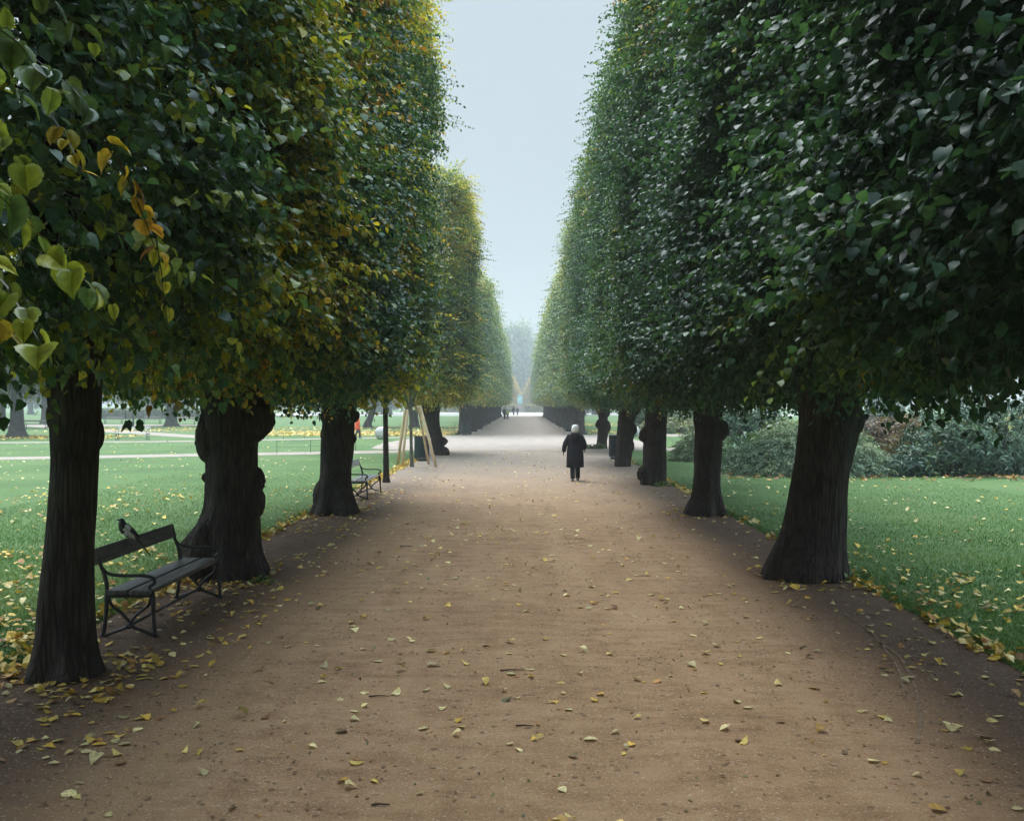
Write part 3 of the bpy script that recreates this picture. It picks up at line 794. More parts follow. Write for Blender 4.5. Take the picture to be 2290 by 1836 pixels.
# ------------------------------------------------------------------ ground
def mat_lawn():
    m, t, b, out = new_mat('lawn_grass')
    g = N(t, 'ShaderNodeNewGeometry')
    n1 = N(t, 'ShaderNodeTexNoise', Scale=0.28, Detail=4.0); n2 = N(t, 'ShaderNodeTexNoise', Scale=9.0, Detail=6.0, Roughness=.7)
    n3 = N(t, 'ShaderNodeTexNoise', Scale=70.0, Detail=3.0)
    mp = N(t, 'ShaderNodeMapping'); mp.inputs['Scale'].default_value = (0.5, 3.0, 1.0); mp.inputs['Rotation'].default_value = (0, 0, .2)
    for n in (n1, n3): t.links.new(g.outputs['Position'], n.inputs['Vector'])
    t.links.new(g.outputs['Position'], mp.inputs[0]); t.links.new(mp.outputs[0], n2.inputs['Vector'])
    a = N(t, 'ShaderNodeMath', operation='MULTIPLY_ADD'); a.inputs[1].default_value = .45
    t.links.new(n2.outputs['Fac'], a.inputs[0])
    a2 = N(t, 'ShaderNodeMath', operation='MULTIPLY_ADD'); a2.inputs[1].default_value = .55; a2.inputs[2].default_value = 0.0
    t.links.new(n1.outputs['Fac'], a2.inputs[0]); t.links.new(a2.outputs[0], a.inputs[2])
    r = ramp(t, [(.32, (.048, .090, .028)), (.5, (.074, .148, .042)), (.68, (.122, .176, .060))])
    t.links.new(a.outputs[0], r.inputs[0])
    t.links.new(r.outputs[0], b.inputs['Base Color'])
    b.inputs['Roughness'].default_value = .8; b.inputs['Specular IOR Level'].default_value = .25
    bp = N(t, 'ShaderNodeBump', Strength=.7, Distance=.03); t.links.new(n3.outputs['Fac'], bp.inputs['Height']); t.links.new(bp.outputs[0], b.inputs['Normal'])
    return m
LAWN = mat_lawn()

def mat_path():
    m, t, b, out = new_mat('path_gravel')
    g = N(t, 'ShaderNodeNewGeometry')
    sp = N(t, 'ShaderNodeSeparateXYZ'); t.links.new(g.outputs['Position'], sp.inputs[0])
    big = N(t, 'ShaderNodeTexNoise', Scale=.55, Detail=5.0, Roughness=.6)
    med = N(t, 'ShaderNodeTexNoise', Scale=3.2, Detail=8.0, Roughness=.72)
    mpm = N(t, 'ShaderNodeMapping'); mpm.inputs['Scale'].default_value = (.7, 1.5, 1)
    t.links.new(g.outputs['Position'], mpm.inputs[0])
    fine = N(t, 'ShaderNodeTexNoise', Scale=75.0, Detail=6.0, Roughness=.85)
    vor = N(t, 'ShaderNodeTexVoronoi', Scale=85.0); vor2 = N(t, 'ShaderNodeTexVoronoi', Scale=34.0)
    t.links.new(mpm.outputs[0], med.inputs['Vector'])
    for n in (big, fine, vor, vor2): t.links.new(g.outputs['Position'], n.inputs['Vector'])
    base = ramp(t, [(.30, (.135, .073, .038)), (.43, (.272, .164, .090)), (.56, (.378, .242, .140)), (.74, (.47, .325, .20))])
    mpl = N(t, 'ShaderNodeMapping'); mpl.inputs['Scale'].default_value = (2.6, .22, 1)
    t.links.new(g.outputs['Position'], mpl.inputs[0])
    lane = N(t, 'ShaderNodeTexNoise', Scale=1.0, Detail=4.0, Roughness=.65, Distortion=.6); t.links.new(mpl.outputs[0], lane.inputs['Vector'])
    s1 = N(t, 'ShaderNodeMath', operation='MULTIPLY_ADD'); s1.inputs[1].default_value = .52
    s2b = N(t, 'ShaderNodeMath', operation='MULTIPLY'); s2b.inputs[1].default_value = .20; t.links.new(lane.outputs['Fac'], s2b.inputs[0])
    s2 = N(t, 'ShaderNodeMath', operation='MULTIPLY_ADD'); s2.inputs[1].default_value = .28; t.links.new(s2b.outputs[0], s2.inputs[2])
    t.links.new(med.outputs['Fac'], s1.inputs[0]); t.links.new(big.outputs['Fac'], s2.inputs[0]); t.links.new(s2.outputs[0], s1.inputs[2])
    s3 = N(t, 'ShaderNodeMath', operation='MULTIPLY_ADD'); s3.inputs[1].default_value = .85; s3.inputs[2].default_value = -.425
    t.links.new(fine.outputs['Fac'], s3.inputs[0])
    s4 = N(t, 'ShaderNodeMath', operation='ADD'); t.links.new(s1.outputs[0], s4.inputs[0]); t.links.new(s3.outputs[0], s4.inputs[1])
    t.links.new(s4.outputs[0], base.inputs[0])
    # trodden-in leaf mould and some tree shade put into the colour, along both rows
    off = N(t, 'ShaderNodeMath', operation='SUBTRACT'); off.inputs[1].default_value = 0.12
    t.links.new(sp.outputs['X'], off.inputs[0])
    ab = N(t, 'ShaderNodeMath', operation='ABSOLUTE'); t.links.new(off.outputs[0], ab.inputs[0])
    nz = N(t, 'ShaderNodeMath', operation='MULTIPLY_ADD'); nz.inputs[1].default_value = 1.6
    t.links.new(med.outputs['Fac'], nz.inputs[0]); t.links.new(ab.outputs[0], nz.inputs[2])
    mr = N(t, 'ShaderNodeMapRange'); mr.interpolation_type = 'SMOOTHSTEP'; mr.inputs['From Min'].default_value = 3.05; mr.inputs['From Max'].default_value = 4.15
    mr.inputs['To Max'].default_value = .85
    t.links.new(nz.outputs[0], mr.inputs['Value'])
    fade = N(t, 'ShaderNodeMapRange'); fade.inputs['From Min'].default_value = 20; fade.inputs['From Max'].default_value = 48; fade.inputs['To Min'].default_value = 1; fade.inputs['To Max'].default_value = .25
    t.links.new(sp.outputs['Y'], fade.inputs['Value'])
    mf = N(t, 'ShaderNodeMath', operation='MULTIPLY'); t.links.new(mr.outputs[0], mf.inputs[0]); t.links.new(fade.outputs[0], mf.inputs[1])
    mould_shade = ramp(t, [(.3, (.050, .029, .022)), (.7, (.130, .080, .058))]); t.links.new(s4.outputs[0], mould_shade.inputs[0])
    mx = N(t, 'ShaderNodeMix', data_type='RGBA'); t.links.new(mf.outputs[0], mx.inputs[0]); t.links.new(base.outputs[0], mx.inputs[6]); t.links.new(mould_shade.outputs[0], mx.inputs[7])
    # drier and paler towards the crossing
    dry = N(t, 'ShaderNodeMapRange'); dry.interpolation_type = 'SMOOTHSTEP'; dry.inputs['From Min'].default_value = 19; dry.inputs['From Max'].default_value = 48; dry.inputs['To Max'].default_value = .95
    ywob = N(t, 'ShaderNodeMath', operation='MULTIPLY_ADD'); ywob.inputs[1].default_value = 9.0; t.links.new(med.outputs['Fac'], ywob.inputs[0]); t.links.new(sp.outputs['Y'], ywob.inputs[2])
    t.links.new(ywob.outputs[0], dry.inputs['Value'])
    mxd = N(t, 'ShaderNodeMix', data_type='RGBA'); mxd.inputs[7].default_value = (.315, .262, .225, 1)
    t.links.new(dry.outputs[0], mxd.inputs[0]); t.links.new(mx.outputs[2], mxd.inputs[6]); mx = mxd
    # pale grit and dark bits
    lt = N(t, 'ShaderNodeMath', operation='GREATER_THAN'); lt.inputs[1].default_value = .965
    sc_ = N(t, 'ShaderNodeSeparateColor'); t.links.new(vor.outputs['Color'], sc_.inputs[0]); t.links.new(sc_.outputs[0], lt.inputs[0])
    mx2 = N(t, 'ShaderNodeMix', data_type='RGBA'); mx2.inputs[7].default_value = (.50, .40, .30, 1)
    k1 = N(t, 'ShaderNodeMath', operation='MULTIPLY'); k1.inputs[1].default_value = .6; t.links.new(lt.outputs[0], k1.inputs[0])
    t.links.new(k1.outputs[0], mx2.inputs[0]); t.links.new(mx.outputs[2], mx2.inputs[6])
    sc2 = N(t, 'ShaderNodeSeparateColor'); t.links.new(vor2.outputs['Color'], sc2.inputs[0])
    lt2 = N(t, 'ShaderNodeMath', operation='GREATER_THAN'); lt2.inputs[1].default_value = .982; t.links.new(sc2.outputs[1], lt2.inputs[0])
    k2 = N(t, 'ShaderNodeMath', operation='MULTIPLY'); k2.inputs[1].default_value = .55; t.links.new(lt2.outputs[0], k2.inputs[0])
    mx3 = N(t, 'ShaderNodeMix', data_type='RGBA'); mx3.inputs[7].default_value = (.05, .035, .028, 1)
    t.links.new(k2.outputs[0], mx3.inputs[0]); t.links.new(mx2.outputs[2], mx3.inputs[6])
    t.links.new(mx3.outputs[2], b.inputs['Base Color'])
    b.inputs['Roughness'].default_value = .9; b.inputs['Specular IOR Level'].default_value = .2
    bp = N(t, 'ShaderNodeBump', Strength=.7, Distance=.012); t.links.new(s4.outputs[0], bp.inputs['Height'])
    bp2 = N(t, 'ShaderNodeBump', Strength=.5, Distance=.006); t.links.new(vor.outputs['Distance'], bp2.inputs['Height']); t.links.new(bp.outputs[0], bp2.inputs['Normal'])
    t.links.new(bp2.outputs[0], b.inputs['Normal'])
    return m
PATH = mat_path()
PALE = mat_plain('pale_gravel', (.31, .262, .228), .9, .2, .10, 1.5)
TRACK = mat_plain('track_dust', (.21, .145, .10), .9, .2, .2, 14.0)
FARPATH = mat_plain('far_gravel', (.33, .272, .232), .9, .2, .15, 1.2)

def sheet(name, left, right, z, mat, seg=40, wob=0.06, seed=1):
    """a strip of ground between two polylines of equal length, with uneven edges"""
    rng = np.random.default_rng(seed)
    def dense(p):
        p = np.array(p, float); t = np.linspace(0, len(p) - 1, seg * (len(p) - 1) + 1)
        q = np.stack([np.interp(t, np.arange(len(p)), p[:, i]) for i in range(2)], 1)
        w = rng.normal(0, wob, len(q)); w = np.convolve(np.pad(w, 2, 'edge'), np.ones(5) / 5, 'valid') + rng.normal(0, wob * .35, len(q))
        d = unit(np.gradient(q, axis=0)); q += np.stack([-d[:, 1], d[:, 0]], 1) * w[:, None]
        return q
    a, b_ = dense(left), dense(right); n = len(a)
    V = np.concatenate([np.c_[a, np.full(n, z)], np.c_[b_, np.full(n, z)]])
    i = np.arange(n - 1)
    F = np.stack([i, n + i, n + i + 1, i + 1], 1).ravel()
    me = mesh_np(name, V, F, np.full(n - 1, 4))
    return tag(link(name, me, mat), kind='structure')

m = MB(); m.add([(-900, -60, 0), (900, -60, 0), (900, 1500, 0), (-900, 1500, 0)], [[0, 1, 2, 3]])
tag(m.build('lawn', LAWN, smooth=False), kind='structure')
XL, XR = -4.3, 4.15
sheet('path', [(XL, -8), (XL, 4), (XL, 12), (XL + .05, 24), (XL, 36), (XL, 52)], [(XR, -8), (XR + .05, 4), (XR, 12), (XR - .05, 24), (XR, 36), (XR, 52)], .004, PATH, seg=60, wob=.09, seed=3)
sheet('far_path', [(-4.6, 66), (-4.5, 120), (-4.5, 200)], [(4.5, 66), (4.4, 120), (4.4, 200)], .004, FARPATH, seg=40, wob=.05, seed=4)
# the pale gravel crossing and the narrow paths that leave it
sheet('crossing', [(-4.6, 46.5), (-7.6, 49), (-8.0, 56), (-7.2, 64), (-5.2, 70)], [(4.7, 46.5), (6.6, 49), (7.2, 56), (7.0, 65), (5.2, 71.5)], .012, PALE, seg=16, wob=.08, seed=5)
sheet('lawn_path', [(-62, 30.3), (-21.4, 41.3), (-5.7, 47.6)], [(-62, 28.3), (-21.4, 38.9), (-5.7, 44.9)], .004, PALE, seg=20, wob=.03, seed=6)
sheet('lawn_path', [(-60, 54.6), (-29.5, 57.9), (-19.5, 60), (-9.4, 66.4), (-6.5, 68.6)], [(-60, 52.8), (-29.5, 56.0), (-19.5, 58.1), (-9.4, 64.4), (-6.5, 66.2)], .004, PALE, seg=20, wob=.03, seed=7)
sheet('lawn_path', [(-48, 103), (-36.3, 87), (-22.6, 69.6), (-17.2, 63.5)], [(-50, 99), (-38, 84), (-24, 67.4), (-18.4, 61.2)], .008, PALE, seg=20, wob=.03, seed=8)
sheet('lawn_path', [(-120, 110), (-60, 109), (-34, 107)], [(-120, 100), (-60, 99.5), (-34, 99)], .012, PALE, seg=20, wob=.05, seed=9)
sheet('lawn_path', [(5.6, 50.6), (12, 49.5), (40, 45)], [(5.6, 47.6), (12, 46.8), (40, 42.5)], .004, PALE, seg=20, wob=.03, seed=10)
sheet('lawn_path', [(5.0, 72.8), (14, 73.2), (40, 74)], [(5.4, 67.6), (14, 68), (40, 69)], .004, PALE, seg=20, wob=.03, seed=11)
sheet('forecourt', [(-60, 195), (-60, 240), (-60, 273)], [(60, 195), (60, 240), (60, 273)], .008, mat_plain('white_gravel', (.42, .40, .39), .9, .2, .05, .5), seg=8, wob=.02, seed=12)
sheet('lawn_track', [(-40, 83.5), (-22, 83.2), (-5, 82.2)], [(-40, 80.5), (-22, 80.4), (-5, 79.6)], .003, mat_plain('worn_turf', (.115, .11, .06), .9, .2, .15, .8), seg=12, wob=.2, seed=13)
def track(pts, w, seed):
    rng = np.random.default_rng(seed)
    P = np.array([(p.x, p.y) for p in bez([(x, y, 0) for x, y in pts], 18)])
    d = unit(np.gradient(P, axis=0)); nrm = np.stack([-d[:, 1], d[:, 0]], 1)
    wl = w * rng.uniform(.25, .75, len(P)); wr = w * rng.uniform(.25, .75, len(P))
    sheet_v = np.concatenate([np.c_[P + nrm * wl[:, None], np.full(len(P), .009)], np.c_[P - nrm * wr[:, None], np.full(len(P), .009)]])
    n = len(P); i = np.arange(n - 1)
    me = mesh_np('tyre_track', sheet_v, np.stack([i, n + i, n + i + 1, i + 1], 1).ravel(), np.full(n - 1, 4))
    tag(link('tyre_track', me, TRACK), kind='structure')
def gp(px, py):
    D = 2083 * EYE / (py - 852.0); return ((px - 1100) / 2083 * D, D)
track([gp(1775, 1290), gp(1830, 1330), gp(1885, 1400), gp(1905, 1470)], .02, 3)
track([gp(1838, 1345), gp(1893, 1385), gp(1925, 1450), gp(1936, 1510), gp(1930, 1565)], .022, 4)

# ------------------------------------------------------------------ grass blades and fallen leaves (nobody could count them)
def blades(name, boxes, seed, h=(.022, .05)):
    rng = np.random.default_rng(seed); vn = VNoise(seed)
    P = []
    for x0, x1, y0, y1, n in boxes:
        q = np.stack([rng.uniform(x0, x1, n), y0 * y1 / (y1 - rng.random(n) * (y1 - y0)), np.zeros(n)], 1); f = np.clip((y1 * .98 - q[:, 1]) / (y1 * .5), 0, 1); q = q[rng.random(n) < f ** .7]; P.append(q)
    P = np.concatenate(P); n = len(P)
    th = rng.uniform(0, 6.28, n); hh = rng.uniform(*h, n) * (.7 + .6 * vn(P, 1.3)); w = rng.uniform(.003, .007, n)
    lean = rng.normal(0, .55, (n, 2)) * hh[:, None]
    d = np.stack([np.cos(th), np.sin(th), np.zeros(n)], 1) * w[:, None]
    tip = P + np.c_[lean, hh]
    V = np.stack([P - d, P + d, tip], 1).reshape(-1, 3)
    t = np.clip(.45 + (vn(P, .6) - .5) * .8 + rng.normal(0, .2, n), 0, 1)
    me = mesh_np(name, V, np.arange(3 * n), np.full(n, 3), tint=t)
    return tag(link(name, me, GRASS), kind='stuff')
GRASS = mat_leaf('grass_blades', [(0, (.060, .135, .036)), (.6, (.105, .218, .055)), (.9, (.20, .26, .09)), (1, (.28, .25, .11))], rough=.5, trans=.3, spec=.3)
blades('grass', [(-11, -4.32, 6.5, 34, 150000), (-4.5, -4.26, 6, 60, 18000), (4.18, 12, 6.5, 34, 165000), (4.1, 4.3, 6, 60, 18000)], 91)

LITTER = mat_leaf('fallen_leaves', [(0, (.62, .53, .27)), (.25, (.68, .57, .28)), (.42, (.62, .45, .10)), (.6, (.58, .36, .05)), (.76, (.36, .17, .05)), (.88, (.16, .08, .04)), (.95, (.12, .16, .05)), (1, (.1, .14, .05))], rough=.55, trans=.15, spec=.35)
def litter(name, P, tint, size, seed, flat=.30, lift=(.004, .018)):
    rng = np.random.default_rng(seed); n = len(P)
    th = rng.uniform(0, 6.28, n)
    A = np.stack([np.cos(th), np.sin(th), rng.normal(0, flat, n)], 1)
    up = np.stack([rng.normal(0, flat, n), rng.normal(0, flat, n), np.where(rng.random(n) < .35, -1.0, 1.0)], 1)
    S = size * rng.uniform(.55, 1.2, n)
    P = P.copy(); P[:, 2] += rng.uniform(*lift, n)
    Pc = P - unit(A) * (S * .5)[:, None]
    V, lo, sz, fp = leaves_np(Pc, A, up, S, T_FINE, rng, widths=(.7, 1.1), curl=(-.6, 2.4))
    # keep each leaf above the ground
    k = len(T_FINE[0]); zmin = V[:, 2].reshape(n, k).min(1)
    fix = np.maximum(0, .007 - zmin) * np.ones(n)
    V[:, 2] += np.repeat(fix, k)
    st_n = n
    # stalks
    d = unit(A); base = Pc + np.c_[np.zeros((n, 2)), fix]; e = base - d * (S * .45)[:, None] + np.c_[np.zeros((n, 2)), S * rng.uniform(-.02, .25, n)]
    e[:, 2] = np.maximum(e[:, 2], .008)
    sd = np.stack([-d[:, 1], d[:, 0], np.zeros(n)], 1) * .0022
    vs = np.stack([base - sd, base + sd, e], 1).reshape(-1, 3); b0 = len(V)
    V = np.concatenate([V, vs]); lo = np.concatenate([lo, np.arange(3 * n) + b0]); sz = np.concatenate([sz, np.full(n, 3)])
    tf = np.concatenate([np.repeat(tint, fp), tint])
    me = mesh_np(name, V, lo, sz, tint=tf)
    return tag(link(name, me, LITTER), kind='stuff')
def scatter(seed, groups):
    rng = np.random.default_rng(seed); vn = VNoise(seed + 1); P = []; T = []
    for x0, x1, y0, y1, n, clump, pal in groups:
        k = int(n * 4)
        # density per unit of depth
        y = rng.uniform(y0, y1, k); x = rng.uniform(x0, x1, k)
        q = np.stack([x, y, np.zeros(k)], 1)
        w = np.clip((vn(q, .9) - .5) * 2.2 * clump + .5, .03, 1) * np.clip((vn(q, 3.1) - .5) * 1.6 * clump + .5, .05, 1)
        o = np.argsort(rng.random(k) / w)[:n]
        P.append(q[o])
        T.append(np.clip(rng.choice(pal, n) + rng.normal(0, .04, n), 0, .99))
    return np.concatenate(P), np.concatenate(T)
CREAM = [.05, .1, .15, .2, .25, .28, .3, .4, .45, .55, .6, .72, .86]
YEL = [.1, .2, .38, .42, .45, .5, .55, .6, .65, .72, .8]
P_, T_ = scatter(201, [(-4.0, 3.9, 3.2, 7, 190, .4, CREAM), (-4.0, 3.9, 7, 14, 330, .4, CREAM), (-4.0, 3.9, 14, 30, 620, .4, CREAM), (-4, 4, 30, 47, 420, .4, CREAM),
                       (-4.2, -2.6, 6, 12.5, 300, .7, YEL), (-4.2, -2.9, 12, 26, 330, .6, YEL), (2.9, 4.1, 4, 14, 110, .5, CREAM)])
litter('fallen_path_leaves', P_, T_, .074, 301, flat=.12)
P_, T_ = scatter(202, [(4.0, 4.32, 5.5, 13, 260, .8, YEL), (4.0, 4.3, 13, 40, 330, .8, YEL), (-4.5, -4.1, 6, 13, 380, .6, YEL), (-4.5, -4.15, 13, 42, 700, .7, YEL), (-4.4, -4.05, 28, 40, 500, .6, [.42, .5, .55, .45, .6])])
litter('drifted_edge_leaves', P_, T_, .09, 302, flat=.5, lift=(.01, .05))
P_, T_ = scatter(203, [(-8, -4.3, 6.5, 10.5, 1150, .7, YEL), (-9, -4.3, 10.5, 15, 520, .8, YEL), (-14, -4.3, 14, 26, 620, .9, YEL), (-20, -4.3, 26, 40, 380, .8, CREAM), (4.3, 9, 6.5, 13, 120, .6, CREAM), (4.3, 5.6, 8, 18, 170, .8, YEL), (4.3, 14, 12, 30, 360, .5, CREAM),
                       (-28, -8, 41, 60, 250, .5, CREAM), (5, 18, 29, 47, 160, .5, CREAM)])
P_[:, 2] += .03
litter('fallen_lawn_leaves', P_, T_, .078, 303, flat=.25, lift=(.01, .03))
P_, T_ = scatter(204, [(-21, -5, 69, 79, 5200, .7, [.42, .5, .45, .35, .3]), (-45, -26, 61, 70, 1500, .7, [.4, .5, .6, .65]), (-40, -5, 79, 95, 1800, .6, [.42, .5, .3]), (5, 20, 74, 84, 1200, .6, [.42, .5, .3]), (5, 20, 100, 112, 1600, .6, [.42, .5, .3]), (6, 16, 28.6, 30.8, 170, .8, [.7, .78, .82, .86])])
P_[:, 2] += .02
litter('leaf_carpet', P_, T_, .16, 304, flat=.25, lift=(.01, .03))

P_, T_ = scatter(205, [(-4.5, -3.0, 7.2, 8.6, 130, .4, YEL), (-4.4, -3.2, 11.6, 13.6, 120, .4, YEL), (3.0, 4.2, 11.7, 13.5, 60, .4, YEL), (-4.3, -3.2, 19, 21, 90, .4, YEL), (3.1, 4.2, 19, 20.8, 50, .4, YEL)])
litter('leaves_round_trunks', P_, T_, .075, 305, flat=.3, lift=(.004, .03))

P_, T_ = scatter(206, [(-4.1, 4.0, 3.2, 7, 900, .7, [.78, .84, .88, .9, .9]), (-4.1, 4.0, 7, 18, 1900, .7, [.78, .84, .88, .9, .9])])
litter('leaf_crumbs', P_, T_, .024, 306, flat=.25, lift=(.001, .004))

# twigs lying on the path
tm = MB(); rng_ = random.Random(9)
TWIG = mat_plain('twig_wood', (.05, .035, .028), .9, .2)
def twig(px, py, ln, ang):
    x, y = gp(px, py); m = MB()
    d = Vector((math.cos(ang), math.sin(ang), 0)); s = Vector((-d.y, d.x, 0))
    m.tube([Vector((0, 0, .014)) - d * ln / 2, s * ln * .05 + Vector((0, 0, .016)), d * ln / 2 + Vector((0, 0, .013))], [.006, .005, .003], 6)
    if ln > .18: m.tube([Vector((0, 0, .015)), d * ln * .18 + s * ln * .22 + Vector((0, 0, .02))], [.003, .0015], 5)
    o = m.build('twig', TWIG); o.location = (x, y, 0); return o
for (px, py, ln, ang, lb) in [(1078, 1415, .20, .1, 'dark twig with a pale leaf at its tip on the middle of the path'), (797, 1471, .15, .1, 'short dark twig beside a yellow leaf on the path'), (855, 1152, .20, -.1, 'thin curved twig lying on the path by the second bench'),
                              (1690, 1365, .14, .9, 'dark twig lying by a green leaf near the tyre tracks'), (1105, 1533, .12, 0, 'small brown twig in the foreground of the path'), (800, 1702, .10, .1, 'small reddish twig at the bottom edge of the path')]:
    tag(twig(px, py, ln, ang), lb, 'twig', 'twigs on the path')

# ------------------------------------------------------------------ haze
hz = MB(); hz.box((0, 330, 22), (760, 760, 46))
ho = hz.build('haze', mat_plain('tmp', (1, 1, 1)), smooth=False)
hm = bpy.data.materials.new('haze_air'); hm.use_nodes = True
t = hm.node_tree
for n in list(t.nodes): t.nodes.remove(n)
o_ = t.nodes.new('ShaderNodeOutputMaterial'); pv = t.nodes.new('ShaderNodeVolumePrincipled')
pv.inputs['Color'].default_value = (0.80, 0.86, 0.92, 1); pv.inputs['Density'].default_value = HAZE_DENSITY if 'HAZE_DENSITY' in globals() else 0.0013
pv.inputs['Anisotropy'].default_value = 0.2
t.links.new(pv.outputs[0], o_.inputs['Volume'])
ho.data.materials[0] = hm
tag(ho, kind='stuff')
# ------------------------------------------------------------------ park benches
IRON = mat_plain('bench_iron', (.016, .017, .020), .45, .5, .2, 20.0)
PLANK = mat_plain('wet_bench_plank', (.022, .018, .017), .48, .5, .35, 3.5, bump=.4, stretch=(9, 1, 9), col2=(.13, .115, .115))
PLANK_PALE = mat_plain('pale_bench_plank', (.50, .48, .44), .5, .4, .12, 3.0, stretch=(8, 1, 8))
PLANK_GREY = mat_plain('grey_bench_plank', (.20, .17, .16), .5, .4, .12, 3.0, stretch=(8, 1, 8))

def bench_parts(root, length, plank, iron):
    """sits facing +x, its length along y; origin between the feet"""
    hl = length / 2
    dx = .22
    for x, w in ((-.105, .20), (.115, .20)):
        m = MB(); m.box((x, 0, .435), (w, length - .02, .042), bev=.008); m.build('seat_plank', plank, root, smooth=False)
    m = MB(); m.box((-.315, 0, .765), (.034, length, .155), Matrix.Rotation(-.28, 3, 'Y'), bev=.008); m.build('backrest', plank, root, smooth=False)
    for s in (-1, 1):
        y = s * (hl - .07)
        fr = MB()
        fr.tube(bez([(-.235, y, .40), (-.1, y, .395), (.1, y, .395), (.235, y, .41)], 4), .021, 8)
        # back upright, sweeping from the seat to behind the backrest plank
        fr.tube(bez([(-.215, y, .40), (-.225, y, .52), (-.262, y, .64), (-.325, y, .80)], 5), [.021] * 8 + [.018] * 8, 8)
        # the wishbone brace between the legs
        fr.tube(bez([(-.205, y, .385), (-.17, y, .30), (-.07, y, .22), (0, y, .125), (-.06, y, .085), (-.16, y, .05), (-.24, y, .015)], 5), .0155, 8)
        fr.tube(bez([(.205, y, .385), (.17, y, .30), (.07, y, .22), (0, y, .125), (.06, y, .085), (.16, y, .05), (.24, y, .015)], 5), .0155, 8)
        fr.tube([(0, y - .028, .115), (0, y + .028, .115)], .03, 10)
        f = fr.build('side_frame', iron, root)
        for x0, x1 in ((-.225, -.262), (.225, .245)):
            l = MB()
            l.tube(bez([(x0, y, .40), (x0 * 1.0, y, .25), ((x0 + x1) / 2, y, .1), (x1, y, .005)], 4), [.022] * 5 + [.019] * 8, 8)
            l.tube([(x1 - .02, y, .012), (x1 + .02, y, .012)], .017, 8)
            l.build('leg', iron, f)
        a = MB()
        a.tube(bez([(-.275, y, .665), (-.20, y, .60), (-.05, y, .585), (.12, y, .585), (.215, y, .565), (.235, y, .52), (.195, y, .49), (.19, y, .46), (.225, y, .41)], 5),
               [.016] * 20 + [.018] * 21, 8)
        a.build('armrest', iron, f)
    m = MB(); m.tube([(0, -hl + .07, .115), (0, hl - .07, .115)], .014, 8); m.build('stretcher', iron, root)

BG = 'park benches'
b1 = empty('park_bench', (-3.69, 10.24, 0), rad(-1.2))
tag(b1, 'dark iron and plank bench with a magpie on its back, between two lindens', 'bench', BG)
bench_parts(b1, 2.02, PLANK, IRON)
def copy_tree(o, parent=None):
    c = o.copy(); COL.objects.link(c); c.parent = parent
    for ch in list(o.children): copy_tree(ch, c)
    return c
def remat(o, a, b):
    for q in [o] + list(o.children_recursive):
        if q.type == 'MESH' and q.data.materials and q.data.materials[0] == a:
            q.material_slots[0].link = 'OBJECT'; q.material_slots[0].material = b
def bench_at(x, y, rz, label, plank=None, iron=None):
    c = copy_tree(b1); c.location = (x, y, 0); c.rotation_euler = (0, 0, rz); c['label'] = label
    if plank: remat(c, PLANK, plank)
    if iron: remat(c, IRON, iron)
    return c
WET = mat_plain('wet_plank_sky_sheen', (.34, .345, .37), .14, .8, .15, 3.0, stretch=(8, 1, 8))  # wet planks; the pale sky reflection is put into the base colour
bench_at(-3.80, 23.75, rad(-1.0), 'bench with shiny wet seat half hidden by the linden with flared roots', WET)
IRON_BLUE = mat_plain('painted_iron', (.10, .17, .17), .5, .4, .1, 10)
bench_at(gx(270, 60.2), 60.6, rad(-90), 'pale plank bench with blue-green iron ends alone on the lawn beside the narrow path', PLANK_PALE, IRON_BLUE)
bench_at(gx(70, 87), 87, rad(90), 'dark bench seen from the back between the stout park tree and the slim linden', PLANK_GREY)
bench_at(gx(235, 110), 110, rad(-90), 'far grey bench before the clipped hedge, nearest the slender young tree', PLANK_GREY)
bench_at(gx(317, 111), 111, rad(-90), 'far grey bench before the clipped hedge, between the young tree and the thick grey tree', PLANK_GREY)
bench_at(gx(388, 106), 106, rad(-85), 'far pale bench just past the thick grey tree, beside the burl of the knobbly linden', PLANK_PALE)

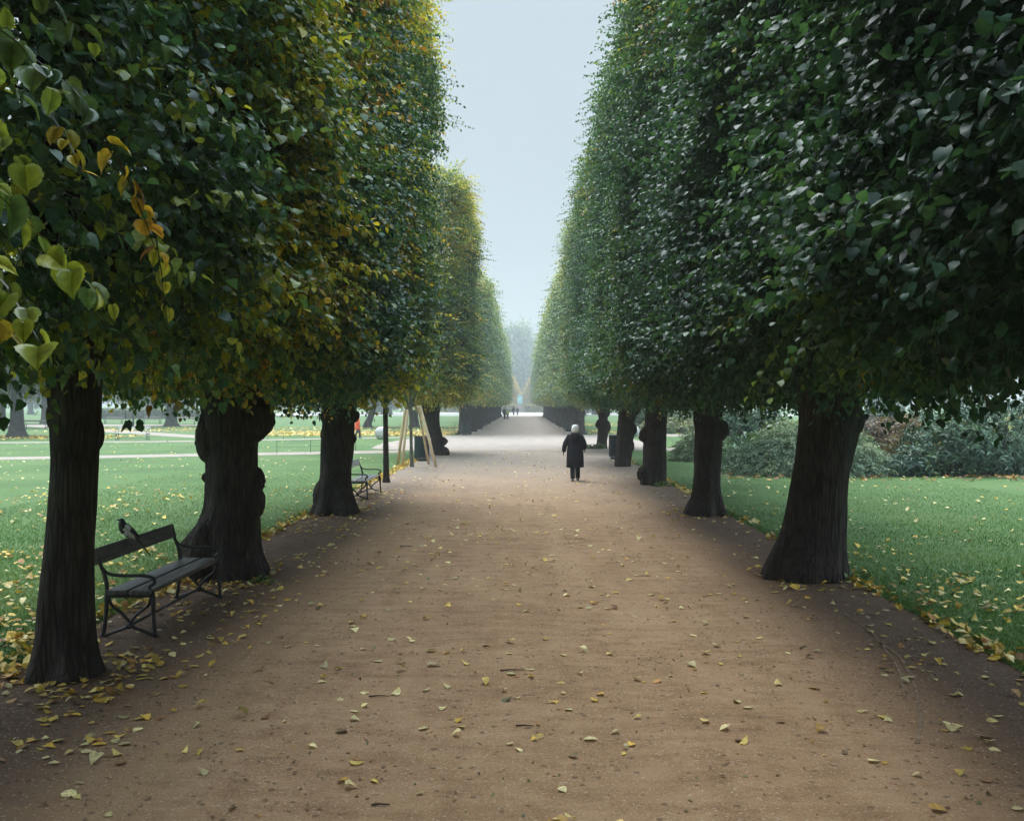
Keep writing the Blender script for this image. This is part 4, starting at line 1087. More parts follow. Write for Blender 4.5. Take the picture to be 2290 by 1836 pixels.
# ------------------------------------------------------------------ magpie
FEATHER = mat_plain('black_feathers', (.014, .015, .020), .35, .5, .3, 30)
WHITE_F = mat_plain('white_feathers', (.72, .74, .76), .7, .2, .06, 30)
BEAK = mat_plain('dark_beak', (.02, .02, .02), .4)
def magpie(loc, rz):
    r = empty('magpie', loc, rz)      # faces +x
    tag(r, 'black and white magpie perched on the backrest of the near bench', 'bird')
    # body: rings along a curve from tail root to head
    spine = [(-.105, .045, .012, .010), (-.075, .060, .028, .026), (-.045, .078, .042, .040), (-.01, .094, .050, .050), (.02, .108, .050, .052), (.045, .124, .042, .046),
             (.062, .143, .031, .036), (.071, .160, .027, .030), (.080, .174, .027, .027), (.090, .180, .022, .022), (.099, .181, .012, .013)]
    m = MB(); rings = []; seg = 20
    cs = [Vector((a, 0, b)) for a, b, *_ in spine]
    for i, (a, b, ry, rz_) in enumerate(spine):
        t = (cs[min(i + 1, len(cs) - 1)] - cs[max(0, i - 1)]).normalized()
        w = Vector((0, 1, 0)); u = w.cross(t)
        rings.append([cs[i] + w * (math.cos(2 * pi * k / seg) * ry) + u * (math.sin(2 * pi * k / seg) * -rz_) for k in range(seg)])
    m.loft(rings)
    # white belly: lower side faces between breast and vent
    for fi in range(len(m.f)):
        c = sum((Vector(m.v[i]) for i in m.f[fi]), Vector()) / len(m.f[fi])
        ax = np.interp(c.x, [s[0] for s in spine], [s[1] for s in spine])
        if -.085 < c.x < .05 and c.z < ax + .004: m.m[fi] = 1
    m.build('body', [FEATHER, WHITE_F], r)
    for s in (-1, 1):
        w = MB()
        prof = [(.050, .122, .006, .012), (.035, .120, .010, .026), (.0, .106, .011, .033), (-.045, .084, .010, .028), (-.09, .060, .007, .018), (-.125, .040, .004, .006)]
        rings = []
        for a, b, th_, hh in prof:
            cy_ = s * (.034 + .018 * math.sin(max(0, min(1, (a + .13) / .18)) * pi))
            rings.append([Vector((a, cy_ + math.cos(2 * pi * k / 12) * th_, b + .016 + math.sin(2 * pi * k / 12) * hh * .72)) for k in range(12)])
        w.loft(rings)
        for fi in range(len(w.f)):
            c = sum((Vector(w.v[i]) for i in w.f[fi]), Vector()) / len(w.f[fi])
            if c.x > -.012 and c.z > .108 - .35 * (.05 - c.x) * .2: w.m[fi] = 1
        w.build('wing', [FEATHER, WHITE_F], r)
        l = MB()
        l.tube([(-.005 + .012 * s * 0, s * .022, .062), (-.012, s * .022, .035), (.002, s * .022, .006)], [.010, .004, .003], 8)
        for dx_, dy_ in ((.022, 0), (.018, .010), (.018, -.010), (-.016, 0)):
            l.tube([(.002, s * .022, .005), (.002 + dx_, s * .022 + dy_, .003)], [.003, .002], 6)
        l.build('leg', BEAK, r)
        e = MB(); e.tube([(.090, s * .0195, .184), (.090, s * .0235, .1845)], [.0045, .003], 8); e.build('eye', BEAK, r)
    b = MB(); b.tube(bez([(.095, 0, .178), (.112, 0, .177), (.126, 0, .171)], 4), [.0085, .008, .0078, .0072, .0065, .0055, .004, .003, .0012], 10); b.build('beak', BEAK, r)
    t = MB()
    rings = []
    for k, (a, z, wy, wz) in enumerate([(-.09, .052, .016, .010), (-.13, .026, .022, .008), (-.19, -.022, .027, .006), (-.225, -.048, .026, .005), (-.255, -.072, .018, .004), (-.272, -.086, .006, .003)]):
        rings.append([Vector((a, math.cos(2 * pi * q / 12) * wy, z + math.sin(2 * pi * q / 12) * wz)) for q in range(12)])
    t.loft(rings); t.build('tail', FEATHER, r)
    return r
mg = magpie((-3.985, 9.86, .830), rad(222))
mg.scale = (1.1, 1.1, 1.1)
mg.rotation_euler = (0, rad(-16), rad(222))

# ------------------------------------------------------------------ people
def skin_body(name, verts, edges, mat, parent, levels=2):
    """one continuous surface grown round a skeleton; verts = {key: ((x,y,z), rx, ry)}"""
    keys = list(verts)
    me = bpy.data.meshes.new(name); bm = bmesh.new(); lay = bm.verts.layers.skin.verify()
    bv = {}
    for k in keys:
        p, rx, ry = verts[k]; v = bm.verts.new(p); v[lay].radius = (rx, ry); bv[k] = v
    bv[keys[0]][lay].use_root = True
    for a, b in edges: bm.edges.new((bv[a], bv[b]))
    bm.to_mesh(me); bm.free()
    o = link(name, me, mat, parent)
    sk = o.modifiers.new('skin', 'SKIN'); sk.use_smooth_shade = True
    ss = o.modifiers.new('subsurf', 'SUBSURF'); ss.levels = levels; ss.render_levels = levels
    return o

SKIN = mat_plain('skin', (.42, .26, .19), .55, .4, .05, 12)
def mat_cloth(name, c, rough=.85): return mat_plain(name, c, rough, .2, .12, 30, bump=.15)
NAVY = mat_cloth('navy_wool', (.018, .019, .030)); BLACK = mat_cloth('black_cloth', (.012, .012, .016)); HAIR_W = mat_plain('white_hair', (.74, .74, .72), .6, .3, .12, 16, stretch=(6, 6, .7))
SHOE = mat_plain('grey_shoe', (.06, .06, .065), .5, .4, .1, 20)

def walker_body(parent, H, mat, stride=.12, arm_l=None, arm_r=None, phase=1):
    """a standing / walking figure facing +y, H tall; returns the body mesh"""
    k = H / 1.65
    s = stride * phase
    V = {'pelvis': ((0, 0, .90), .125, .105), 'waist': ((0, 0, 1.04), .115, .09), 'chest': ((0, .005, 1.22), .135, .10), 'top': ((0, 0, 1.34), .115, .08), 'neck': ((0, .005, 1.43), .052, .052), 'jaw': ((0, .018, 1.50), .066, .078), 'skull': ((0, .008, 1.575), .074, .088),
         'sl': ((-.155, 0, 1.345), .058, .055), 'sr': ((.155, 0, 1.345), .058, .055),
         'hl': ((-.075, 0, .86), .090, .09), 'hr': ((.075, 0, .86), .090, .09),
         'kl': ((-.075, s + .03, .47), .056, .058), 'kr': ((.075, -s * .6 + .03, .47), .056, .058), 'al': ((-.075, s * 1.6, .09), .037, .042), 'ar': ((.075, -s * 1.9, .10), .037, .042)}
    for nm, sgn, arm in (('l', -1, arm_l), ('r', 1, arm_r)):
        e, w = arm or ((sgn * .225, -.02, 1.09), (sgn * .24, .04, .87))
        V['e' + nm] = (e, .042, .042); V['w' + nm] = (w, .028, .030)
        ev, wv = Vector(e), Vector(w); d = (wv - ev).normalized()
        side = Vector((0, 1, 0)) if abs(d.y) < .7 else Vector((0, 0, 1)); side = (side - d * side.dot(d)).normalized(); out = d.cross(side)
        pc = wv + d * .045
        V['p' + nm] = (tuple(pc), .030, .020)
        for f, (off, ln) in enumerate(((.024, .070), (.009, .082), (-.007, .076), (-.022, .060))):
            b = wv + d * .085 + side * off; V[f'f{nm}{f}a'] = (tuple(b), .0095, .0095)
            V[f'f{nm}{f}b'] = (tuple(b + d * ln * .5 + out * .012), .0088, .0088); V[f'f{nm}{f}c'] = (tuple(b + d * ln * .85 + out * .034), .0072, .0072)
        tb = wv + d * .03 + side * .036; V[f't{nm}a'] = (tuple(tb), .011, .011); V[f't{nm}b'] = (tuple(tb + d * .045 + side * .018 + out * .012), .009, .009)
    E = [('pelvis', 'waist'), ('waist', 'chest'), ('chest', 'top'), ('top', 'neck'), ('neck', 'jaw'), ('jaw', 'skull'), ('pelvis', 'hl'), ('pelvis', 'hr'), ('hl', 'kl'), ('kl', 'al'), ('hr', 'kr'), ('kr', 'ar')]
    for nm in 'lr':
        E += [('top', 's' + nm), ('s' + nm, 'e' + nm), ('e' + nm, 'w' + nm), ('w' + nm, 'p' + nm), ('p' + nm, f't{nm}a'), (f't{nm}a', f't{nm}b')]
        for f in range(4): E += [('p' + nm, f'f{nm}{f}a'), (f'f{nm}{f}a', f'f{nm}{f}b'), (f'f{nm}{f}b', f'f{nm}{f}c')]
    V = {a: (tuple(Vector(p) * k), rx * k, ry * k) for a, (p, rx, ry) in V.items()}
    return skin_body('body', V, E, mat, parent), k, s

def face_bits(parent, k, hair):
    m = MB()
    m.tube([(0, .098 * k, 1.545 * k), (0, .113 * k, 1.515 * k)], [.008 * k, .013 * k], 8)
    m.build('nose', SKIN, parent)

def limb_tube(m, a, b, c, ra, rb, rc, seg=14):
    p = bez([a, b, c], 6); n = len(p)
    m.tube(p, [ra + (rb - ra) * (i / (n - 1) * 2) if i < n / 2 else rb + (rc - rb) * (i / (n - 1) * 2 - 1) for i in range(n)], seg)

def shoe(m, x, y, z, k, pitch=0.0):
    R = Matrix.Rotation(pitch, 3, 'X')
    rg = []
    for yy, w, h in ((-.075, .020, .030), (-.06, .036, .070), (-.02, .040, .085), (.05, .044, .060), (.12, .046, .040), (.165, .036, .030), (.185, .012, .018)):
        rg.append([Vector((x, y, z)) + R @ (Vector((math.cos(2 * pi * q / 12) * w, yy, max(0.0, h / 2 + math.sin(2 * pi * q / 12) * h / 2))) * k) for q in range(12)])
    m.loft(rg)

def person(loc, rz, H, label, coat=None, coat_len=.55, trouser=None, hair=None, hat=None, stride=.1, phase=1, arm_l=None, arm_r=None, group=None, hood=False, bob=False, coat_w=1.0, gloves=None, vest=None):
    r = empty('person', loc, rz); tag(r, label, 'person', group)
    body, k, s = walker_body(r, H, gloves or SKIN, stride, arm_l, arm_r, phase)
    tr = MB()
    for sg in (-1, 1):
        st = s if sg < 0 else -s
        kn = (sg * .075, (st if sg < 0 else st * .6) + .03, .47); an = (sg * .075, st * 1.6 if sg < 0 else st * 1.9, .085)
        limb_tube(tr, Vector((sg * .078, 0, .90)) * k, Vector(kn) * k, Vector(an) * k, .108 * k, .078 * k, .070 * k)
    tr.build('trousers', trouser or BLACK, r)
    sh = MB()
    shoe(sh, -.075 * k, s * 1.6 * k, 0.0, k, 0)
    shoe(sh, .075 * k, -s * 1.9 * k, .012 if stride < .13 else .045, k, -.25 if stride < .13 else -.6)
    sh.build('shoes', SHOE, r)
    c = MB(); w = coat_w
    zb = (1.34 - coat_len) if coat_len > .5 else .85
    prof = [(1.425, .066, .066), (1.40, .115, .085), (1.365, .172, .105), (1.30, .190, .120), (1.20, .190, .130), (1.05, .188, .135), (.92, .198, .140), (max(zb + .02, .70), .208, .150), (zb, .215, .16)]
    rings = []
    for z, rx, ry in prof:
        if z < zb - .001: continue
        rg = ring((0, -.005, z), rx * w, ry * w, 28, 2.3)
        if z < 1.0:
            rg = [Vector((p.x * (1 + .03 * math.sin(i * 1.9)), p.y * (1 + .05 * math.sin(i * 2.6 + 1)), p.z + .008 * math.sin(i * 1.3))) for i, p in enumerate(rg)]
        rings.append([p * k for p in rg])
    c.loft(rings)
    ct = c.build('coat', coat or NAVY, r)
    for nm, sg, arm in (('l', -1, arm_l), ('r', 1, arm_r)):
        e, wv = arm or ((sg * .225, -.02, 1.09), (sg * .24, .04, .87))
        sl = MB(); limb_tube(sl, Vector((sg * .150, 0, 1.345)) * k, Vector(e) * k, Vector(wv) * k, .070 * k * w, .066 * k * w, .054 * k * w)
        sl.build('sleeve', coat or NAVY, ct)
    if hood:
        h = MB(); rings = []
        for z, rx, ry, oy in ((1.10, .035, .025, -.150), (1.14, .095, .045, -.148), (1.22, .135, .062, -.135), (1.30, .155, .078, -.110), (1.37, .150, .085, -.080), (1.415, .115, .08, -.045), (1.44, .085, .065, -.02)):
            rings.append([p * k for p in ring((0, oy, z), rx, ry, 24, 2.2)])
        h.loft(rings); h.build('hood', BLACK, r)
        cf = MB()
        for sg, arm in ((-1, arm_l), (1, arm_r)):
            if arm:
                d = (Vector(arm[1]) - Vector(arm[0])).normalized(); a = Vector(arm[1]) - d * .03
                cf.tube([a * k, (a + d * .05) * k], .062 * k, 14)
        cf.build('cuffs', BLACK, ct)
    if vest is not None:
        v = MB(); v.loft([[p * k for p in ring((0, -.005, z), rx, ry, 24, 2.3)] for z, rx, ry in ((1.41, .09, .085), (1.36, .185, .118), (1.2, .205, .145), (1.0, .205, .15), (.9, .212, .155))]); v.build('vest', vest, r)
    hm_ = MB()
    if bob:
        prof = [(1.675, .02, .02, -.01), (1.664, .062, .066, -.008), (1.635, .092, .098, -.006), (1.595, .107, .112, -.010), (1.55, .112, .114, -.016), (1.50, .113, .108, -.024), (1.455, .108, .090, -.035), (1.425, .080, .06, -.042)]
    else:
        prof = [(1.668, .02, .025, -.008), (1.655, .055, .062, -.006), (1.62, .080, .092, -.006), (1.575, .086, .098, -.018), (1.53, .078, .080, -.034), (1.49, .058, .05, -.045)]
    rings = []
    for i, (z, rx, ry, oy) in enumerate(prof):
        rings.append([Vector((p.x * (1 + .05 * math.sin(j * 2.3 + i)), p.y, p.z + (.012 * math.sin(j * 1.7) if i > 4 else 0))) * k for j, p in enumerate(ring((0, oy, z), rx, ry, 24))])
    hm_.loft(rings); hm_.build('hair', hair or BLACK, r)
    face_bits(r, k, hair)
    if hat is not None:
        m = MB(); m.loft([[p * k for p in ring((0, -.002, z), rx, ry, 22)] for z, rx, ry in ((1.575, .098, .112), (1.60, .100, .114), (1.65, .096, .108), (1.70, .075, .085), (1.725, .03, .035))]); m.build('hat', hat, r)
    return r

person((1.52, 28.5, 0), rad(-3), 1.60, 'white-haired walker in a long dark navy coat, seen from behind on the path', NAVY, .93, mat_cloth('dark_trousers', (.014, .014, .020)), HAIR_W, stride=.10, phase=-1,
       arm_l=((-.285, -.03, 1.12), (-.335, .03, .90)), arm_r=((.255, .02, 1.13), (.265, .12, .97)), hood=True, bob=True, coat_w=1.2, gloves=BLACK)
ORANGE = mat_cloth('orange_coat', (.90, .13, .06))
person((gx(752, 64.5), 64.5, 0), rad(-60), 1.66, 'person in a long bright orange coat, partly hidden behind the linden with flared roots', ORANGE, .78, mat_cloth('dark_grey_cloth', (.04, .045, .06)), None, hat=mat_cloth('white_knit', (.7, .7, .7)), stride=.12)
person((gx(1081.5, 203), 203, 0), 0, 1.78, 'taller figure of the dark-clothed couple walking in front of the statue', BLACK, .50, None, None, stride=.06, coat_w=1.15, group=None)
person((gx(1089.5, 203), 203, 0), 0, 1.66, 'shorter figure of the dark-clothed couple walking in front of the statue', BLACK, .60, mat_cloth('grey_trousers', (.10, .09, .10)), mat_plain('brown_hair', (.06, .03, .02)), stride=.05, coat_w=1.05)
person((gx(1062.5, 146), 146, 0), 0, 1.75, 'adult in dark coat at the far lindens beside the youngster in the yellow-green vest', NAVY, .70, None, None, stride=.05, coat_w=1.1)
person((gx(1068.5, 146), 146, 0), rad(10), 1.48, 'youngster in a yellow-green vest and dark trousers by the far row of lindens', mat_cloth('lime_vest', (.42, .46, .16)), .42, mat_cloth('plum_cloth', (.06, .035, .05)), None, stride=.05)

# ------------------------------------------------------------------ litter bins, boulders, stakes, saplings
BIN = mat_plain('dark_green_slats', (.018, .035, .040), .5, .4, .15, 12)
BIN_RIM = mat_plain('bin_steel', (.40, .40, .39), .4, .5, .08, 10)
def litter_bin(loc, label):
    r = empty('litter_bin', loc); tag(r, label, 'litter bin', 'slatted litter bins along the avenue')
    m = MB(); n = 30
    for k in range(n):
        a = 2 * pi * k / n
        m.box((math.cos(a) * .285, math.sin(a) * .285, .54), (.022, .046, .86), Matrix.Rotation(a, 3, 'Z'), bev=.004)
    m.build('slats', BIN, r, smooth=False)
    m = MB()
    for z in (.16, .93): m.loft([ring((0, 0, z), .270, .270, 36), ring((0, 0, z + .03), .270, .270, 36)])
    m.build('hoop', BIN, r)
    m = MB(); m.loft([ring((0, 0, .16), .24, .24, 32), ring((0, 0, .9), .25, .25, 32)]); m.build('liner', BLACK, r)
    m = MB(); m.loft([ring((0, 0, .085), .262, .262, 36), ring((0, 0, .105), .27, .27, 36), ring((0, 0, .125), .262, .262, 36)]); m.build('base_ring', BIN_RIM, r)
    m = MB(); m.loft([ring((0, 0, 0), .24, .24, 32), ring((0, 0, .085), .235, .235, 32)]); m.build('foot', BIN, r)
    return r
def at_px(px, D): return (gx(px, D), D, 0)
litter_bin(at_px(888, 38.6), 'dark green slatted litter bin between the wooden stakes and the leaning linden')
litter_bin(at_px(1297, 40.0), 'dark green slatted litter bin half behind a linden on the shrub side')
litter_bin(at_px(979.5, 71.5), 'small far litter bin at the foot of the first linden beyond the crossing')

STONE = mat_plain('pale_granite', (.50, .49, .50), .85, .3, .14, 9, bump=.5)
def boulder(loc, r, label, seed):
    vn = VNoise(seed); bm = bmesh.new(); bmesh.ops.create_icosphere(bm, subdivisions=4, radius=1.0)
    P = np.array([v.co[:] for v in bm.verts]); d = 1 + (vn(P, 1.1) - .5) * .22 + (vn(P, 3.2) - .5) * .07
    for v, k in zip(bm.verts, d):
        v.co = Vector((v.co.x * r[0], v.co.y * r[1], max(-.85, v.co.z) * r[2])) * k
    for v in bm.verts: v.co.z += r[2] * .82
    me = bpy.data.meshes.new('boulder'); bm.to_mesh(me); bm.free()
    me.polygons.foreach_set('use_smooth', [True] * len(me.polygons))
    o = link('boulder', me, STONE); o.location = loc
    tag(o, label, 'boulder', 'pale boulders at the crossing')
boulder(at_px(803, 62.5), (.44, .42, .44), 'pale grey boulder on the lawn behind the dark sapling, bench side of the crossing', 5)
boulder(at_px(1331, 68.0), (.50, .45, .42), 'whitish boulder peeping out from behind a linden on the shrub side', 6)

STAKE = mat_plain('peeled_wood', (.64, .50, .33), .75, .3, .12, 3.0, stretch=(6, 6, .6))
def stake(b, t, rd, label):
    m = MB(); bv = Vector(b); tv = Vector(t) - bv
    m.tube([Vector((0, 0, -.05)), tv * .5, tv * .98, tv], [rd, rd * .98, rd * .95, rd * .6], 14)
    o = m.build('wooden_stake', STAKE); o.location = bv
    tag(o, label, 'stake', 'stakes round the young tree')
def px3(px, py, D): return (gx(px, D), D, EYE + (852 - py) / 2083 * D)
stake((gx(836, 35.4), 35.4, 0), px3(853, 862, 35.0), .055, 'pale wooden stake standing farthest on the lawn side of the young tree')
stake((gx(845.5, 34.7), 34.7, 0), px3(858.5, 862, 34.9), .050, 'wooden stake leaning close beside the lawn-side stake, nearer the young tree')
stake((gx(919, 34.6), 34.6, 0), px3(884, 855, 35.0), .055, 'wooden stake slanting in front of the slatted bin')
stake((gx(903, 36.4), 36.4, 0), px3(880, 856, 35.3), .045, 'mostly hidden wooden stake slanting behind the slatted bin')

def sapling(x, y, r0, label, lean, tops, seed, bark=BARK_SMOOTH, zc=4.6):
    r = empty('young_linden', (x, y, 0)); tag(r, label, 'tree', None)
    m = MB(); p = bez([(0, 0, -.05), (lean * .3, 0, .5), (lean * .6, 0, 1.3), (lean, 0, 2.4), (lean * 1.2, 0, zc)], 6)
    m.tube(p, [r0 * (1 + .35 * math.exp(-max(q.z, 0) / .12)) * (1 - .11 * max(q.z, 0)) + .004 * math.sin(i * 2.1) for i, q in enumerate(p)], 14)
    m.build('trunk', bark, r)
    if tops:
        m = MB()
        for sx in (-1, 1): m.tube([(lean, 0, 2.0), (lean + sx * .18, .05, 2.5), (lean + sx * .4, .1, 3.4)], [r0 * .6, r0 * .45, r0 * .2], 8)
        m.build('limb', bark, r)
    c = bpy.data.objects.new('crown', MESH['sapling'])
    if len(MESH['sapling'].materials) == 0: MESH['sapling'].materials.append(LEAF_YELLOWING)
    COL.objects.link(c); c.parent = r; c.location = (lean, 0, zc); c.rotation_euler = (0, 0, seed)
sapling(gx(813, 27.9), 27.9, .088, 'young linden with a thin straight dark trunk next to the second bench', -.03, False, 1.0, BARK)
sapling(gx(867, 34.9), 34.9, .062, 'slim greyish young linden held between the wooden stakes', -.06, True, 2.0)

# ------------------------------------------------------------------ low wire fences
WIRE = mat_plain('fence_wire', (.035, .055, .045), .5, .4, .1)
def wire_fence(pts, h, label, r=.012, hoop=False):
    x0, y0 = pts[0]; ro = empty('wire_fence', (x0, y0, 0)); tag(ro, label, 'fence', None)
    for x, y in pts:
        m = MB(); m.tube([(x - x0, y - y0, 0), (x - x0, y - y0, h)], r, 8); m.build('post', WIRE, ro)
    m = MB()
    for z in ((h - .03), h * .5):
        for (xa, ya), (xb, yb) in zip(pts, pts[1:]):
            m.tube([(xa - x0, ya - y0, z), ((xa + xb) / 2 - x0, (ya + yb) / 2 - y0, z - .015), (xb - x0, yb - y0, z)], r * .35, 5)
    if hoop:
        x, y = pts[-1]
        m.tube(bez([(x - x0, y - y0, h), (x - x0 + .12, y - y0, h + .12), (x - x0 + .28, y - y0, h), (x - x0 + .34, y - y0, 0)], 6), r * .8, 6)
    m.build('wire', WIRE, ro)
wire_fence([(gx(585, 44.5), 44.2), (gx(653, 45.2), 45.2), (gx(745, 47.2), 47.6)], .60, 'thin wire fence along the narrow path behind the linden with flared roots')
wire_fence([(gx(562, 62.8), 62.8), (gx(595, 63.0), 63.0), (gx(640, 64), 64)], .45, 'low wire fence on the open lawn between the knobbly linden and the flared one')
wire_fence([(gx(925, 72.5), 72.5), (gx(958, 73), 73), (gx(978, 73.0), 72.2)], .95, 'thin wire fence closing the leaf-covered lawn beside the far bin', hoop=True)
wire_fence([(gx(1205, 70.5), 72.0), (gx(1188, 70.5), 70.5)], .9, 'bent pale hoop fence end beside the far lindens on the shrub side', hoop=True)

# ------------------------------------------------------------------ statue, hedges
VERD = mat_plain('verdigris_bronze', (.17, .42, .42), .6, .4, .18, 2.5, col2=(.42, .66, .66))
GRANITE = mat_plain('pink_granite', (.34, .27, .27), .7, .3, .08, 4)
def statue(x, y):
    r = empty('statue', (x, y, 0)); tag(r, 'green weathered bronze of a seated robed figure on a pinkish stone pedestal', 'statue')
    m = MB()
    for z0, z1, w in ((0, .22, 1.30), (.22, .42, 1.12), (.42, 2.05, .86), (2.05, 2.30, .98)):
        m.box((0, 0, (z0 + z1) / 2), (2 * w, 2 * w * .95, z1 - z0 - .004), bev=.03)
    m.build('pedestal', GRANITE, r, smooth=False)
    s = 2.0; z = 2.30
    def q(a, b, c): return Vector((a * s, b * s, z + c * s))
    # chair block under the figure
    m = MB(); m.box(q(0, .12, .06), (1.5, 1.7, .22), bev=.04); m.box(q(.06, .28, .42), (1.15, .75, 1.3), bev=.08); m.build('seat', VERD, r)
    V = {'pelvis': (q(.02, .12, .62), .34, .30), 'waist': (q(.02, .10, .80), .30, .25), 'chest': (q(.01, .06, 1.0), .36, .27), 'top': (q(0, .04, 1.16), .30, .20), 'neck': (q(-.02, -.02, 1.25), .12, .12), 'jaw': (q(-.06, -.06, 1.36), .20, .22), 'skull': (q(-.06, -.05, 1.48), .22, .24),
         'hl': (q(-.14, .02, .60), .24, .22), 'kl': (q(-.20, -.30, .60), .19, .19), 'al': (q(-.22, -.28, .16), .13, .14), 'fl': (q(-.22, -.45, .12), .10, .08),
         'hr': (q(.16, .02, .60), .24, .22), 'kr': (q(.20, -.32, .60), .19, .19), 'ar': (q(.24, -.36, .16), .13, .14), 'fr': (q(.25, -.52, .12), .10, .08),
         'sl': (q(-.24, .04, 1.14), .15, .14), 'el': (q(-.34, -.05, .86), .12, .12), 'wl': (q(-.16, -.30, .82), .08, .08), 'dl': (q(-.06, -.38, .82), .07, .06),
         'sr': (q(.24, .04, 1.14), .15, .14), 'er': (q(.36, -.02, .86), .12, .12), 'wr': (q(.26, -.30, .72), .08, .08), 'dr': (q(.22, -.40, .70), .07, .06)}
    E = [('pelvis', 'waist'), ('waist', 'chest'), ('chest', 'top'), ('top', 'neck'), ('neck', 'jaw'), ('jaw', 'skull'), ('pelvis', 'hl'), ('hl', 'kl'), ('kl', 'al'), ('al', 'fl'), ('pelvis', 'hr'), ('hr', 'kr'), ('kr', 'ar'), ('ar', 'fr'), ('top', 'sl'), ('sl', 'el'), ('el', 'wl'), ('wl', 'dl'), ('top', 'sr'), ('sr', 'er'), ('er', 'wr'), ('wr', 'dr')]
    skin_body('figure', {k: (tuple(p), a, b) for k, (p, a, b) in V.items()}, E, VERD, r)
    c = MB(); rings = []
    for zz, rx, ry, ox, oy in ((.10, .42, .36, .06, .05), (.35, .40, .34, .06, .04), (.62, .38, .32, .05, .06), (.86, .33, .25, .04, .14), (1.10, .29, .17, .03, .14), (1.19, .18, .1, .02, .10)):
        rg = ring(q(ox, oy, zz), rx * s, ry * s, 26, 2.3)
        rings.append([Vector((p.x * 1, p.y + .05 * math.sin(i * 1.5), p.z)) for i, p in enumerate(rg)])
    c.loft(rings); c.build('cloak', VERD, r)
    return r
statue(gx(1094, 277), 277)

def hedge(name, x0, x1, y0, y1, h, label, seed, n, leaf=.16, mat=None, group=None):
    rng = np.random.default_rng(seed); ro = empty(name, ((x0 + x1) / 2, (y0 + y1) / 2, 0)); tag(ro, label, 'hedge', group)
    hx_, hy_ = (x1 - x0) / 2, (y1 - y0) / 2
    q = rng.uniform(-1, 1, (n, 3)); ax = rng.choice([0, 1, 2], n, p=[.08, .60, .32]); sg = np.where(rng.random(n) < .8, -1.0, 1.0)
    nn = np.zeros((n, 3))
    for a in range(3):
        s_ = np.where(ax == a); v = sg[s_] if a != 2 else np.ones(len(s_[0])); v = v if a == 1 else np.where(rng.random(len(s_[0])) < .5, -1.0, 1.0) if a == 0 else v
        q[s_, a] = v; nn[s_, a] = v
    P = q * np.array([hx_, hy_, h / 2]) + np.array([0, 0, h / 2]); P -= nn * np.abs(rng.normal(0, .06, (n, 1)))
    V, lo, sz, tf = sprays_np(P, nn + rng.normal(0, .5, (n, 3)), nn, rng.uniform(.15, .32, n), leaf, T_FAR, rng, np.clip(rng.normal(.5, .25, n), 0, .95), spacing=.12, twig=False)
    me = mesh_np('foliage', V, lo, sz, tint=tf); link('foliage', me, mat, ro)
    m = MB(); m.box((0, 0, h * .46), (2 * hx_ - .3, 2 * hy_ - .3, h * .9), bev=.1); m.build('stems', BARK_FAR, ro, smooth=False)
    return ro
HEDGE_M = mat_leaf('hedge_leaves', [(0, (.22, .25, .08)), (.6, (.36, .35, .11)), (1, (.55, .40, .10))], trans=.15)
hedge('hedge', -24, gx(1094, 277) - 1.2, 276.3, 278.2, 2.15, 'low clipped yellow-green hedge reaching the statue from the lawn side', 401, 5000, mat=HEDGE_M)
hedge('hedge', gx(1094, 277) + 1.2, 24, 276.3, 278.2, 2.15, 'low clipped yellow-green hedge reaching the statue from the shrub side', 402, 5000, mat=HEDGE_M)
hedge('hedge', -66, -41, 149, 151, 1.5, 'long grey-green clipped hedge behind the far benches', 403, 6000, leaf=.2, mat=LEAF_PARK)

# ------------------------------------------------------------------ shrubs on the other lawn
def mound(n, rx, ry, h, rng, vn, low=0.0, lump=.28):
    """points and outward directions over a heap of rounded clumps"""
    K = int(9 + 3 * rx); P = []; NN = []
    R = np.array([rx, ry, h])
    for k in range(K):
        c = unit(rng.normal(0, 1, (1, 3)))[0]; c[2] = abs(c[2]) * rng.uniform(.2, 1.0)
        c = c * rng.uniform(.55, .8) * R
        r = R.mean() * rng.uniform(.24, .42) * np.array([1.15, 1.15, .85])
        q = unit(rng.normal(0, 1, (n // K, 3))); q[:, 2] = np.where(rng.random(len(q)) < .7, np.abs(q[:, 2]), q[:, 2])
        d = (1 - np.abs(rng.normal(0, .14, len(q)))) * (1 + (vn(q * 2 + k * 5, 1.6) - .5) * lump)
        P.append(c + q * r * d[:, None]); NN.append(unit(q))
    P = np.concatenate(P); NN = np.concatenate(NN)
    P[:, 2] = np.where(P[:, 2] < .05, rng.uniform(.05, .3, len(P)), P[:, 2])
    return P, NN
def stems(ro, rx, ry, h, seed, n=12, r=.03):
    rng = random.Random(seed); m = MB()
    for k in range(n):
        a = 2 * pi * k / n + rng.uniform(-.2, .2); f = rng.uniform(.3, .8)
        e = Vector((math.cos(a) * rx * f, math.sin(a) * ry * f, h * rng.uniform(.5, .85)))
        m.tube([(math.cos(a) * .1, math.sin(a) * .1, -.02), e * .5 + Vector((0, 0, .1 * h)), e], [r, r * .7, r * .25], 6)
    m.build('stems', BARK_FAR, ro)
